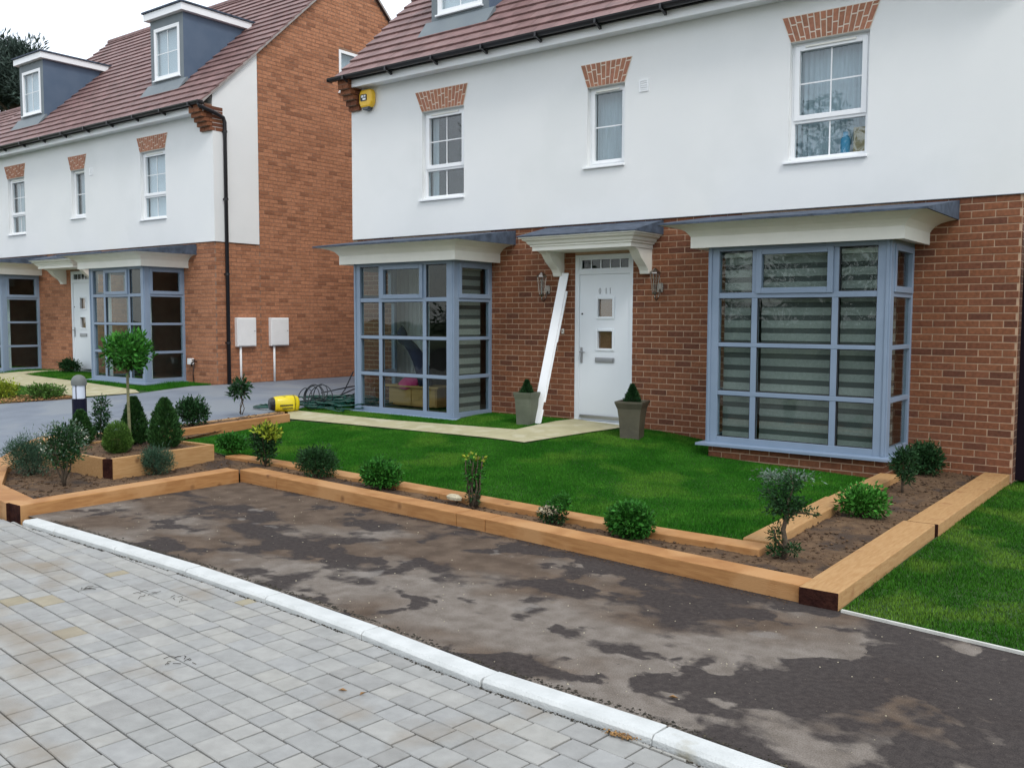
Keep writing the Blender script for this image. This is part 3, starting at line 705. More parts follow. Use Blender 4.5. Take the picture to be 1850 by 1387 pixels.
def house(ox, oz, label, tier):
    """tier 0: main house (bricks, tiles, arch bricks one by one); 1: neighbour; 2: far corner of a third house"""
    root = empty('brick_house', (ox, 0, oz), label, 'house', 'new brick and render houses')
    org = (ox, 0, oz); brickmat = 'brick_red'; zb = -.35-oz
    cxs = (-7.43, -1.64)
    bays = [(c-.985+.02, c+1.005-.02, .20, 2.93) for c in cxs]; dh = (-4.985, -4.085, .28, 2.538)
    # ground-floor facade
    w_ = MB(); wall_holes(w_, XL, XR, zb, 2.95, [(b[0], b[1], .30, 2.50) for b in bays]+[dh], lambda u, z: (u, 0, z))
    for a, b in bays_side(bays): pass
    # gable walls, back wall
    gz = [(0, zb), (7.2, zb), (7.2, roofz(7.2)-.06), (RIDGE_Y, roofz(RIDGE_Y)-.06), (0, roofz(0)-.06)]
    gw = (3.13, 3.72, 6.30, 7.18)
    for x in (XL, XR):
        if x == XR:
            us = [0, gw[0], gw[1], 7.2]
            for a, b in zip(us[:-1], us[1:]):
                ym = RIDGE_Y
                top = [(a, roofz(a)-.06)]+([(ym, roofz(ym)-.06)] if a < ym < b else [])+[(b, roofz(b)-.06)]
                if a == gw[0]:
                    w_.face([(x, a, zb), (x, b, zb), (x, b, gw[2]), (x, a, gw[2])]); w_.face([(x, a, gw[3]), (x, b, gw[3])]+[(x, u, z) for u, z in reversed(top)])
                else: w_.face([(x, a, zb), (x, b, zb)]+[(x, u, z) for u, z in reversed(top)])
        else: w_.face([(x, u, z) for u, z in gz])
    w_.face([(XL, 7.2, zb), (XR, 7.2, zb), (XR, 7.2, 5.6), (XL, 7.2, 5.6)])
    obj('wall', w_, 'mortar' if tier == 0 else 'mortar_dark', root)
    # bricks
    lists = []
    if tier < 2:
        holes = [(b[0]-.0, b[1]+.0, .24, 2.93) for b in bays]+[dh]
        lists.append(((0, 0, 0), 0, brick_rows(XL+.1, XR-.005, zb+.1 if tier else -.05, 2.95, holes, -.534)))
        # corner return bricks: run the side wall
        lim = 1.0
        def clip(zt, a0, a1):
            # inside the gable slope
            y0 = (zt-EAVE0+.07)/PITCH; a0 = max(a0, y0); a1 = min(a1, 2*RIDGE_Y-y0); return a0, a1
        side = brick_rows(.0, 1.0, zb+.1, 2.95, [], .02)+brick_rows(1.0, 7.2, zb+.1, 9.3, [gw], .02, clip=clip, ztop=2.95+.075*85)
        lists.append(((XR, 0, 0), math.pi/2, side))
    # render
    WIN = [(-7.775, -6.945, 3.49, 4.79, 2), (-4.80, -4.23, 3.70, 4.72, 1), (-2.05, -1.165, 3.50, 4.83, 2)]
    r_ = MB(); wall_holes(r_, XL, XR+.018, 2.95, 5.62, [q[:4] for q in WIN], lambda u, z: (u, -.018, z))
    r_.face([(XL, -.018, 2.95), (XR+.018, -.018, 2.95), (XR+.018, .0, 2.95), (XL, 0, 2.95)])
    r_.face([(XL, -.018, 2.95), (XL, 1.0, 2.95), (XL, 1.0, roofz(1)-.05), (XL, -.018, roofz(0)-.07)])
    x = XR+.018
    r_.face([(x, -.018, 2.95), (x, 1.0, 2.95), (x, 1.0, roofz(1)-.05), (x, -.018, roofz(0)-.07)])
    r_.face([(XR, 1.0, 2.95), (x, 1.0, 2.95), (x, 1.0, roofz(1)-.05), (XR, 1.0, roofz(1)-.05)]); r_.face([(XR, -.018, 2.95), (x, -.018, 2.95), (x, 1.0, 2.95), (XR, 1, 2.95)])
    obj('render_coat', r_, 'white_render', root)
    bd = MB(); bd.box(XL, XR+.022, -.026, -.0185, 2.943, 2.951); bd.box(XR+.0185, XR+.024, -.018, 1.0, 2.943, 2.951); obj('render_bead_shade', bd, 'dark_plastic' if tier == 0 else 'roof_under', root)  # bead coloured dark to paint the slim shade line under the render
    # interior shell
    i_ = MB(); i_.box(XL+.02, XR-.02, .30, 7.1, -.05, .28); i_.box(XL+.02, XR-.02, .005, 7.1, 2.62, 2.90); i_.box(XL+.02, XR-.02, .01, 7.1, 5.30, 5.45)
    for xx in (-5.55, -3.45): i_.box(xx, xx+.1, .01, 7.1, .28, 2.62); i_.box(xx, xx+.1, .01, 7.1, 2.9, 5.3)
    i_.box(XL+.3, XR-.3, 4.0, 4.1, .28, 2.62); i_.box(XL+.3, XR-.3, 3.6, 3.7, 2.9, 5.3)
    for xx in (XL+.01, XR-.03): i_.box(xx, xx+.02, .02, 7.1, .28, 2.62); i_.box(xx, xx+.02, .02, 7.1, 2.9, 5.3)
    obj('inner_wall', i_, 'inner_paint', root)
    # eaves: soffit box, fascia, gutter
    e = MB(); e.box(XL+.22, XR+.03, -.235, -.215, 5.31, 5.425); obj('fascia', e, 'white_paint', root, bevel=.003)
    e = MB(); e.box(XL-.05, XR+.05, -.262, -.215, 5.427, 5.50); obj('eaves_board', e, 'black_plastic', root)
    e = MB(); e.box(XL+.22, XR+.02, -.214, -.019, 5.325, 5.34); obj('soffit', e, 'white_paint', root)
    gt = MB(); n = 8; prof = [(-.345+.058*math.cos(math.pi+math.pi*k/n), 5.475+.058*math.sin(math.pi+math.pi*k/n)) for k in range(n+1)]
    prof += [(-.345+.052*math.cos(-math.pi*k/n), 5.475+.052*math.sin(-math.pi*k/n)) for k in range(n+1)]
    gt.prism(prof, 'x', XL-.16, XR+.12); gt.box(XL-.16, XL-.155, -.402, -.288, 5.418, 5.475); gt.box(XR+.115, XR+.12, -.402, -.288, 5.418, 5.475)
    gu = obj('gutter', gt, 'black_plastic', root)
    for k in range(11):
        b = MB(); xx = XL+.2+k*.93; b.prism([(-.412, 5.47), (-.405, 5.42), (-.345, 5.405), (-.262, 5.41), (-.262, 5.36), (-.275, 5.36), (-.35, 5.395), (-.415, 5.41)], 'x', xx, xx+.03); obj('gutter_bracket', b, 'black_plastic', gu)
    # brick corbels at the eaves corners
    for xa, xb in ((XL-.0, XL+.21), (XR-.30, XR)):
        c = MB(); stp = [(-.30, 5.29, 5.47), (-.25, 5.215, 5.29), (-.19, 5.14, 5.215), (-.13, 5.065, 5.14), (-.07, 4.99, 5.065)]
        for (yy, za, zc) in stp: c.box(xa, xb, yy, .20 if xb > 0 or tier == 0 else .2, za, zc)
        cb = obj('corbel', c, 'mortar_dark', root)
        for (yy, za, zc) in stp:
            rows_ = int(round((zc-za)/.075))
            for q in range(max(1, rows_)):
                b = MB(); z0 = za+q*.075; b.box(xa-.004, xa+(xb-xa)*.48, yy-.006, yy+.05, z0+.005, z0+.068); b.box(xa+(xb-xa)*.52, xb+.024, yy-.006, yy+.10, z0+.005, z0+.068)
                b.box(xb-.02, xb+.024, yy+.11, .2, z0+.005, z0+.068)
                obj('brick', b, brickmat, cb)
    # roof
    sl = MB(); d = .05
    for s in (1, -1):
        ys = [-.28, RIDGE_Y] if s == 1 else [RIDGE_Y, 2*RIDGE_Y+.34]
        for x0, x1 in ((XL-.07, XR+.07),):
            A = [(x0, ys[0], roofz(ys[0])-.02), (x1, ys[0], roofz(ys[0])-.02), (x1, ys[1], roofz(ys[1])-.02), (x0, ys[1], roofz(ys[1])-.02)]
            Bq = [(p[0], p[1], p[2]-d) for p in A]
            sl.face(A); sl.face(Bq[::-1])
            for k in range(4): sl.face([A[k], A[(k+1) % 4], Bq[(k+1) % 4], Bq[k]])
    rf = obj('roof', sl, 'roof_under', root)
    # verge strips, pale mortar
    for x in (XL-.085, XR+.055):
        for ys in ([-.29, RIDGE_Y], [RIDGE_Y, 2*RIDGE_Y+.34]):
            a, b = (ys[0], roofz(ys[0])), (ys[1], roofz(ys[1])); vg = MB()
            vg.prism([(a[0], a[1]-.07), (b[0], b[1]-.07), (b[0], b[1]-.012), (a[0], a[1]-.012)], 'x', x, x+.03)
            obj('verge', vg, 'verge_grey' if tier == 1 else 'roof_tile', rf)
    DORM = [(-8.0, -6.85), (-2.33, -1.18)]
    gauge = .246; cosp = 1/math.hypot(1, PITCH); nrow = int((RIDGE_Y+.36)/cosp/gauge)+1; tw = .30; a = math.atan(PITCH)
    T = MB(); T.v = [(0, 0, 0), (1, 0, 0), (1, .30, 0), (0, .30, 0), (0, 0, .028), (1, 0, .028), (1, .30, .014), (0, .30, .014)]
    T.f = [(4, 5, 6, 7), (0, 1, 5, 4), (1, 2, 6, 5), (3, 0, 4, 7)]; T.mi = [0]*4; tme = T.mesh('roof_tile', 'roof_tile')
    tiles = []
    for r in range(nrow):
        y = -.315+r*gauge*cosp; z = roofz(y)-.012
        if y > RIDGE_Y-.05: break
        x = XL-.09-(.15 if r % 2 else 0)
        while x < XR+.09:
            xa, xb = max(x, XL-.09), min(x+tw, XR+.09); x += tw
            if xb-xa < .03: continue
            skip = False
            for (da, db) in DORM:
                if xa >= da-.16 and xb <= db+.16 and .30 < y < 2.0:
                    skip = xa > da-.02 and xb < db+.02
            if skip: continue
            X, Y, Z = xa+ox, y, z+oz; dd = (Vector((X, Y, Z))-CAM).length
            tiles.append((dd if in_frame(X, Y, Z) else 1e3+dd, xa, y, z, xb-xa-.004))
    tiles.sort(); st = MB(); ca, sa = math.cos(a-.07), math.sin(a-.07); lim = 300 if tier < 2 else 0
    for k, (dd, x, y, z, wd) in enumerate(tiles):
        jz = random.uniform(-.002, .002); tl = a-.07
        if k < lim and dd < 1e3:
            o = link('roof_tile', tme, rf, loc=(x, y, z+.006+jz), rot=(tl, 0, 0)); o.scale = (wd, 1, 1)
        else:
            n = len(st.v); st.v += [(x+vx*wd, y+ca*vy-sa*vz, z+.006+jz+sa*vy+ca*vz) for vx, vy, vz in T.v]; st.f += [tuple(n+q for q in f) for f in T.f]; st.mi += [0]*4
    obj('tiling', st, 'roof_tile', rf, kind='stuff')
    rd_ = MB(); k = 0; x = XL-.08
    while x < XR+.05:
        rd_.tube([(x, RIDGE_Y, roofz(RIDGE_Y)-.02), (x+.44, RIDGE_Y, roofz(RIDGE_Y)-.02)], .085, 10); x += .45
    obj('ridge_tiles', rd_, 'roof_tile', rf)
    if tier == 2: return root
    # dormers
    for (da, db) in DORM:
        yd = .45; zt = 7.57; base = roofz(yd)-.02; yb = (zt-EAVE0)/PITCH
        D = MB(); wx0, wx1, wz0, wz1 = da+.13, db-.13, 6.36, 7.39
        wall_holes(D, da, db, base, zt, [(wx0, wx1, wz0, wz1)], lambda u, z: (u, yd, z))
        dm = obj('dormer', D, 'dormer_front', rf)
        for x, s in ((da, -1), (db, 1)):
            c = MB(); c.prism([(yd+.001, base), (yd+.001, zt), (yb, zt)], 'x', x-.006*s-.005, x+.006*s+.005); obj('cheek', c, 'dormer_lead', dm)
        t = MB(); t.box(da-.09, db+.11, yd-.10, yb+.18, zt-.0, zt+.14); obj('dormer_fascia', t, 'white_paint', dm, bevel=.004)
        t = MB(); t.box(da-.12, db+.14, yd-.13, yb+.30, zt+.143, zt+.175); obj('dormer_roof', t, 'lead', dm)
        t = MB(); e_ = .05
        t.prism([(yd-.22, roofz(yd-.22)+.028), (yd+.01, roofz(yd)+.03), (yd+.01, roofz(yd)+.10), (yd-.02, roofz(yd)+.09)], 'x', da-.10, db+.12)
        obj('flashing', t, 'dormer_front', dm)
        f = MB(); ring(f, wx0, wx1, wz0, wz1, yd-.01, yd+.06, .07); f.box(wx0-.02, wx1+.02, yd-.05, yd+.02, wz0-.03, wz0-.002)
        wn = obj('window', f, 'white_paint', dm, bevel=.004)
        pm_ = MB(); pm_.box(wx0+.07, wx1-.07, yd+.03, yd+.034, wz0+.07, wz1-.07); pp = obj('pane', pm_, 'glass_upper', dm)
        bb = MB(); bb.box(wx0, wx1, yd+.10, yd+.11, wz0+.0, wz1); bb.m = 0; obj('blind', bb, 'drape_sky_white', dm)  # white panel stands in for bright sky reflected in the dormer pane
        gb = MB(); xm = (wx0+wx1)/2; gb.box(xm-.008, xm+.008, yd+.022, yd+.029, wz0+.07, wz1-.07); gb.box(wx0+.07, wx1-.07, yd+.02, yd+.0215, (wz0+wz1)/2-.008, (wz0+wz1)/2+.008); obj('glazing_bar', gb, 'white_paint', dm)
    # first-floor windows
    for k, q in enumerate(WIN):
        if tier == 0: bk = [('net_curtain', [(0, .16)]), ('net_curtain', [(0, 1)]), ('net_curtain', [(0, 1)])][k]
        else: bk = [('net_curtain', [(0, .35)]), ('net_curtain', [(0, 1)]), ('drape_sky_white', [(0, 1)])][k]
        sash_window(root, *q, bk)
    AR = [(-7.775, -6.95, -7.91, -6.866, 4.793, 5.10), (-4.80, -4.232, -4.907, -4.124, 4.722, 5.03), (-2.047, -1.165, -2.152, -1.063, 4.833, 5.126)]
    for A in AR: arch(root, *A, tier == 0)
    v = MB(); ring(v, -4.015, -3.885, 4.56, 4.71, -.030, -.0185, .018)
    for k in range(4): v.box(-3.995, -3.905, -.028, -.0185, 4.585+k*.028, 4.600+k*.028)
    obj('wall_vent', v, 'white_paint', root)
    # gable window
    f = MB(); y0, y1, z0, z1 = gw
    for (a, b, c, d) in ((y0, y0+.06, z0, z1), (y1-.06, y1, z0, z1), (y0+.06, y1-.06, z0, z0+.06), (y0+.06, y1-.06, z1-.06, z1)): f.box(XR-.06, XR+.012, a, b, c, d)
    f.box(XR-.02, XR+.05, y0-.03, y1+.03, z0-.035, z0-.002)
    gwin = obj('gable_window', f, 'white_paint', root); m = MB(); m.box(XR-.03, XR-.026, y0+.06, y1-.06, z0+.06, z1-.06); obj('pane', m, 'glass_upper', gwin)
    m = MB(); m.box(XR-.12, XR-.11, y0, y1, z0, z1); obj('blind', m, 'net_curtain', gwin)
    for c in cxs:
        B, br = bay(root, c, None, -.25 if tier == 0 else -.4, tier == 0); lists += br
    place_bricks(root, org, lists, 'brick_red' if tier == 0 else 'brick_mixed_lit', 300)
    canopy(root); door(root, tier == 0)
    return root
def bays_side(b): return []
ramp_mat('brick_mixed_lit', [(0, (.25, .105, .056)), (.14, (.32, .138, .073)), (.3, (.38, .168, .088)), (.7, (.44, .20, .108)), (1, (.38, .168, .09))], mottle=.2, mscale=22)  # left-house brick; its lighter tone has some of the stronger light painted in

H0 = house(0, 0, 'white rendered and red brick house with grey bay windows behind the new raised flower beds', 0)
H1 = house(-13.45, .155, 'next house to the left with orange brick gable end and two dormers seen whole', 1)
H2 = house(-28.9, .05, 'third house at the far left edge with only its reddish tiled roof showing', 2)
H2.location.y = 2.2
# main house base course below the brick facade: grey-brown plinth strip at the ground
# left neighbour: downpipe on its gable
dp = empty('drainpipe', (-13.0, .2, .4), 'black drainpipe running down the corner of the left house', 'drainpipe')
m = MB(); m.tube([(-13.01, -.345, 5.60), (-13.01, -.33, 5.54), (-12.985, .0, 5.46), (-12.985, .17, 5.40), (-12.985, .20, 5.32), (-12.985, .20, .30)], .036, 12)
o = obj('pipe', m, 'black_plastic', dp, smooth=True); o.parent = None; o.parent = dp; o.matrix_parent_inverse = Matrix.Translation((13.0, -.2, -.4))
for z in (5.15, 3.9, 2.5, 1.2):
    m = MB(); m.tube([(0, 0, -.02), (0, 0, .02)], .044, 12); m.box(-.075, -.0, -.025, .025, -.015, .015); obj('clip', m, 'black_plastic', dp, loc=(.015, 0, z-.4))

def at(root, o, base):   # parent a mesh built in world coordinates under an empty
    o.parent = root; o.matrix_parent_inverse = Matrix.Translation([-c for c in base]); return o
def thing(name, base, label, cat, group=None): return empty(name, base, label, cat, group)
def wpart(root, name, mb, mats, **k):
    o = obj(name, mb, mats, **k); o.parent = root; o.matrix_parent_inverse = Matrix.Translation(-root.location); return o

# ------------------------------------------------------------------ wall fittings
wall_lamp(-5.43, 'chrome lantern wall lamp to the left of the front door, behind the leaning board')
wall_lamp(-3.68, 'chrome lantern wall lamp to the right of the front door')
t = thing('alarm_box', (-9.0, -.02, 5.1), 'yellow burglar alarm box under the eaves of the main house', 'alarm box')
m = MB(); px = [(-.13, .15), (.13, .15), (.165, .08), (.165, -.05), (.12, -.13), (-.12, -.13), (-.165, -.05), (-.165, .08)]
m.prism([(x*.9-8.90, z+5.13) for x, z in px], 'y', -.12, -.02); wpart(t, 'case', m, 'alarm_yellow', bevel=.03)
m = MB(); m.prism([(x-8.90, z) for x, z in ((-.085, 5.012), (.085, 5.012), (.06, 4.965), (0, 4.95), (-.06, 4.965))], 'y', -.115, -.03); wpart(t, 'strobe_lens', m, 'dark_plastic', bevel=.01)
m = MB(); m.prism([(x-8.93, z+5.15) for x, z in ((-.065, -.05), (.055, -.05), (.07, -.03), (.07, .04), (.05, .055), (-.06, .055), (-.075, .035), (-.075, -.03))], 'y', -.126, -.1205); wpart(t, 'badge', m, 'black_plastic')
m = MB(); m.box(-8.98, -8.93, -.129, -.1265, 5.155, 5.190); m.box(-8.95, -8.88, -.129, -.1265, 5.115, 5.145); m.box(-8.915, -8.885, -.129, -.1265, 5.16, 5.19); wpart(t, 'emblem', m, 'white_paint')
t = thing('doorbell', (-5.17, 0, 1.51), 'small white and brass doorbell button between board and door', 'doorbell')
m = MB(); m.box(-.018, .018, -.022, -.008, -.035, .035); obj('plate', m, 'cream_paint', t, bevel=.004); m = MB(); m.tube([(0, -.022, 0), (0, -.027, 0)], .009, 10); obj('button', m, 'chrome', t)
for y0, lab in ((.42, 'white wall meter box nearest the drainpipe'), (1.22, 'white wall meter box farther along the brick gable')):
    t = thing('meter_box', (-13.07, y0+.2, 1.12), lab, 'meter box', 'meter boxes on the gable wall')
    m = MB(); m.box(.0, .09, -.22, .22, .0, .56); obj('box', m, 'meter_white', t, bevel=.01); m = MB(); m.box(.094, .108, -.203, .203, .017, .543); obj('door', m, 'meter_white', t, bevel=.006)
    m = MB(); m.tube([(.045, -.12, 0), (.045, -.12, -.78)], .022, 10); obj('pipe', m, 'meter_white', t, smooth=True)
    m = MB(); m.tube([(.106, .17, .3), (.112, .17, .3)], .012, 8); obj('lock', m, 'steel', t)
t = thing('outdoor_tap', (-13.78, -.01, .80), 'outdoor tap and socket on the brick wall of the left house', 'tap')
m = MB(); m.box(-.12, .0, -.09, -.01, -.03, .09); obj('socket', m, 'meter_white', t, bevel=.008)
m = MB(); m.tube([(.08, -.01, .03), (.08, -.09, .03), (.08, -.13, .0), (.08, -.13, -.05)], .014, 8); m.tube([(.04, -.08, .06), (.12, -.08, .06)], .012, 8); m.tube([(.03, -.03, .0), (-.02, -.03, -.2), (-.01, -.02, -.38)], .009, 6); obj('tap_body', m, 'black_plastic', t, smooth=True)

# leaning white board
t = thing('fascia_board', (-5.18, -.65, .29), 'long white plastic board leaning against the wall left of the door', 'board')
foot = Vector((-5.165, -.66, .275)); top = Vector((-5.125, -.045, 2.30)); dvec = (top-foot); L = dvec.length; zax = dvec.normalized(); xax = Vector((1, .15, 0)).normalized(); xax = (xax-zax*xax.dot(zax)).normalized(); yax = zax.cross(xax)
mw = Matrix((xax, yax, zax)).transposed().to_4x4(); mw.translation = foot
m = MB(); m.box(-.062, .062, -.009, .009, 0, L); o = obj('board', m, 'white_paint', bevel=.002); o.parent = t; o.matrix_parent_inverse = t.matrix_world.inverted() if False else Matrix.Translation(-t.location); o.matrix_basis = mw
m = MB(); m.box(.05, .078, .0095, .022, .32, 1.15); m.box(-.03, .085, .0095, .03, 1.15, L-.25); m.box(.02, .075, .0095, .018, .0, .22); o = obj('flange', m, 'white_paint', bevel=.002); o.parent = t; o.matrix_parent_inverse = Matrix.Translation(-t.location); o.matrix_basis = mw

# dark gate post / gate beyond the right corner of the house
t = thing('side_gate', (.5, .9, 0), 'dark panel gate at the right corner of the house', 'gate')
for k in range(4):
    m = MB(); m.box(.405+.2*k, .60+.2*k, .02, .06, .05, 2.6); wpart(t, 'board', m, 'gate_dark', bevel=.006)
m = MB(); m.box(.41, 1.2, .061, .10, .3, .4); m.box(.41, 1.2, .061, .10, 2.1, 2.2); wpart(t, 'rail', m, 'gate_dark')

# ------------------------------------------------------------------ interiors seen through the bays
def blind(cx, x0, x1, y, lab, ang=0):
    t = empty('zebra_blind', (x0, y, 2.42), lab, 'blind', 'striped blinds in the right bay window')
    if ang: t.rotation_euler = (0, 0, ang)
    w_ = x1-x0; z = 0; k = 0
    hd = MB(); hd.box(0, w_, -.03, .03, -.05, .0); obj('head_rail', hd, 'cream_paint', t)
    zz = -.05; k = 0
    while zz > -2.02:
        h = .082 if k % 2 == 0 else .058; b = MB()
        yo = .0 if k % 2 == 0 else .006
        b.box(0, w_, yo, yo+.002, zz-h, zz); obj('blind_slat', b, 'blind_fabric' if k % 2 == 0 else 'blind_sheer', t); zz -= h; k += 1
X0 = -1.64-.985
blind(0, X0+.14, X0+.55, -.70, 'striped blind behind the left column of panes of the right bay window')
blind(0, X0+.58, X0+1.42, -.70, 'striped blind behind the wide middle panes of the right bay window')
blind(0, X0+1.45, X0+1.84, -.70, 'striped blind behind the right column of panes of the right bay window')
blind(0, -.95, -.20, -.74, 'striped blind in the narrow right side of the right bay window', 0) if False else None
def side_blind(x, lab, grp=None):
    t = empty('zebra_blind', (x, -.72, 2.42), lab, 'blind', 'striped blinds in the left bay window' if grp else 'striped blinds in the right bay window'); zz = -.05; k = 0
    hd = MB(); hd.box(-.03, .03, 0, .66, -.05, 0); obj('head_rail', hd, 'cream_paint', t)
    while zz > -2.02:
        h = .082 if k % 2 == 0 else .058; b = MB(); b.box(0, .002, 0, .66, zz-h, zz); obj('blind_slat', b, 'blind_fabric' if k % 2 == 0 else 'blind_sheer', t); zz -= h; k += 1
side_blind(-.79, 'striped blind in the narrow right side of the right bay window')
side_blind(-6.60, 'striped blind in the narrow right side of the left bay window', 1)
t = thing('sideboard', (-7.8, -.1, .30), 'pale wooden sideboard standing inside the left bay window', 'sideboard')
m = MB(); m.box(-8.28, -7.28, -.25, .15, .34, .62); wpart(t, 'carcass', m, 'wood_furniture', bevel=.004)
m = MB(); m.box(-8.33, -7.22, -.29, .18, .622, .65); wpart(t, 'top', m, 'wood_furniture', bevel=.004)
m = MB(); m.box(-8.26, -7.80, -.262, -.252, .36, .60); wpart(t, 'door', m, 'wood_furniture', bevel=.004); m = MB(); m.box(-7.78, -7.30, -.262, -.252, .36, .60); wpart(t, 'door', m, 'wood_furniture', bevel=.004)
t = thing('cushion', (-7.95, -.1, .65), 'pink cushion lying on the sideboard in the left bay window', 'cushion')
m = MB(); m.lathe([(.02, 0), (.17, .015), (.20, .05), (.15, .085), (.03, .10)], 0, 0, 14); o = obj('pillow', m, 'pink_fabric', t, smooth=True); o.rotation_euler = (.5, .1, 0)
t = thing('floor_lamp', (-7.65, -.15, .3), 'dark navy curved figure standing behind the glass of the left bay window', 'ornament')
m = MB(); m.tube([(-7.62, -.12, .65), (-7.66, -.12, .85), (-7.74, -.14, 1.06), (-7.86, -.16, 1.22), (-7.96, -.18, 1.32), (-8.05, -.19, 1.35), (-8.10, -.2, 1.34)], [.11, .12, .11, .085, .075, .08, .05], 10); wpart(t, 'body', m, 'navy_fabric', smooth=True)
m = MB(); m.lathe([(.02, 1.32), (.09, 1.36), (.085, 1.44), (.04, 1.53), (.005, 1.57)], -8.05, -.19, 10); wpart(t, 'head', m, 'navy_fabric', smooth=True)
t.name = 'ornament'
t = thing('curtain', (-8.1, .25, .3), 'white curtain hanging in the left bay window of the main house', 'curtain')
m = MB(); prev = None
for i in range(16):
    a, b = -8.75+i*.045, -8.75+(i+1)*.045; ya, yb = .42+(.03 if i % 2 else 0), .42+(0 if i % 2 else .03)
    m.face([(a, ya, .32), (b, yb, .32), (b, yb, 2.5), (a, ya, 2.5)])
wpart(t, 'drape', m, 'drape_sky_white')
for dx_, nm in ((0, 'nearer'), (-5.79, 'farther')):
    bx = -13.45-1.64+dx_
    for sx, s2 in ((-.80, 'left'), (.62, 'right')):
        t = thing('curtain', (bx+sx, -.6, .45), 'white curtain at the %s side of the %s bay window of the left house' % (s2, nm), 'curtain', 'curtains in the left house')
        m = MB()
        for i in range(5):
            a, b = bx+sx+i*.035, bx+sx+(i+1)*.035; ya, yb = -.62+(.03 if i % 2 else 0), -.62+(0 if i % 2 else .03)
            m.face([(a, ya, .46), (b, yb, .46), (b, yb, 2.6), (a, ya, 2.6)])
        wpart(t, 'drape', m, 'drape_sky_white')
t = thing('bottle', (-1.45, .15, 3.53), 'blue bottle on the windowsill inside the large upstairs window', 'bottle'); m = MB(); m.lathe([(.05, 0), (.055, .02), (.055, .18), (.03, .22), (.03, .26)], 0, 0, 12); obj('body', m, 'blue_item', t, smooth=True)
t = thing('basket', (-1.30, .16, 3.53), 'tan box standing at the right inside the large upstairs window', 'box'); m = MB(); m.box(-.06, .09, -.03, .05, 0, .30); obj('body', m, 'tan_item', t, bevel=.01); t.name = 'storage_box'

# ------------------------------------------------------------------ timber borders
def sleeper(root, p0, p1, w_, zt, h, matn='timber', ends=(False, False)):
    """rectangular timber from p0 to p1 along its outer edge; w_ >0 lies to the left of the direction"""
    a = Vector((p0[0], p0[1], 0)); b = Vector((p1[0], p1[1], 0)); d = b-a; L = d.length; zt0, zt1 = (zt if isinstance(zt, tuple) else (zt, zt))
    ang = math.atan2(d.y, d.x); m = MB(); z1 = zt1-zt0
    y0, y1 = (0, w_) if w_ > 0 else (w_, 0); g_ = .003
    m.v = [(g_, y0, -h), (L-g_, y0, z1-h), (L-g_, y1, z1-h), (g_, y1, -h), (g_, y0, 0), (L-g_, y0, z1), (L-g_, y1, z1), (g_, y1, 0)]
    m.f = [(3, 2, 1, 0), (4, 5, 6, 7), (0, 1, 5, 4), (1, 2, 6, 5), (2, 3, 7, 6), (3, 0, 4, 7)]; m.mi = [0, 0, 0, 1 if ends[1] else 0, 0, 1 if ends[0] else 0]
    o = obj('sleeper', m, [matn, 'end_grain'], root, loc=(a.x-root.location.x, a.y-root.location.y, zt0-root.location.z), bevel=.006); o.rotation_euler = (0, 0, ang); return o
bo = thing('timber_border', (-3, -5, 0), 'long outer edging of tan timber sleepers between the flower bed and the tarmac', 'timber edging')
def fy(x): return float(np.interp(x, [-5.95, -2.6, .10], [-4.76, -4.96, -5.235]))
xs = [-5.95, -5.32, -2.86, -2.54, .086]
for a, b in zip(xs[:-1], xs[1:]): sleeper(bo, (a, fy(a)), (b, fy(b)), .2, (.105+.02*max(0, (-a-2.5)/3.4), .105+.02*max(0, (-b-2.5)/3.4)), .2)
sleeper(bo, (.325, -5.262), (.325, -2.97), .235, (.105, .108), .2, 'timber_y', (True, True))
sleeper(bo, (.345, -2.955), (.362, -.52), .235, (.106, .109), .2, 'timber_y', (True, False))
sleeper(bo, (.364, -.51), (.368, -.03), .235, (.110, .112), .2, 'timber_y')
# left side down to the paving, then round the corner
sleeper(bo, (-5.95, -6.965), (-5.945, -4.77), .2, (.10, .125), .2, 'timber', (True, False))
sleeper(bo, (-7.25, -6.80), (-6.155, -6.985), .235, (.10, .10), .2, 'timber', (False, True))
sleeper(bo, (-8.25, -6.28), (-7.26, -6.78), .235, (.10, .10), .2, 'timber')
sleeper(bo, (-9.95, -5.05), (-8.26, -6.27), .235, (.10, .10), .2, 'timber')
sleeper(bo, (-10.42, -4.62), (-9.96, -5.04), .235, (.10, .10), .2, 'timber')
b2 = thing('timber_border', (-3, -4.3, 0), 'inner edging of flat tan timbers between lawn and flower bed', 'timber edging')
def gy(x): return float(np.interp(x, [-6.9, -5.6, -4.5, -2.9, -1.3, -.66], [-4.29, -4.30, -4.33, -4.49, -4.53, -4.51]))
xs = [-6.86, -5.9, -3.5, -1.5, -.46]
for a, b in zip(xs[:-1], xs[1:]): sleeper(b2, (a, gy(a)), (b, gy(b)), .2, (.085+.8*g(a, -4.4), .085+.8*g(b, -4.4)), .12)
sleeper(b2, (-.47, -4.31), (-.50, -2.45), .2, (.108, .125), .14, 'timber_y'); sleeper(b2, (-.485, -2.44), (-.47, -.90), .2, (.122, .135), .14, 'timber_y')
b3 = thing('timber_border', (-8.5, -2.9, .1), 'short timber sleeper edging the back flower bed beside the driveway', 'timber edging')
sleeper(b3, (-8.72, -3.85), (-8.42, -2.08), .10, (.215, .325), .2, 'timber', (False, True))
sleeper(b3, (-9.62, -3.35), (-9.18, -1.62), -.12, (.165, .275), .16, 'timber_y')
sleeper(b3, (-10.20, -4.72), (-9.63, -3.36), -.14, (.10, .165), .16, 'timber_y')
b4 = thing('raised_planter', (-7.6, -5, 0), 'raised square planter of upright timbers holding the clipped conifers', 'planter')
sleeper(b4, (-6.90, -5.60), (-6.86, -4.42), .05, (.245, .27), .24, 'timber_y')
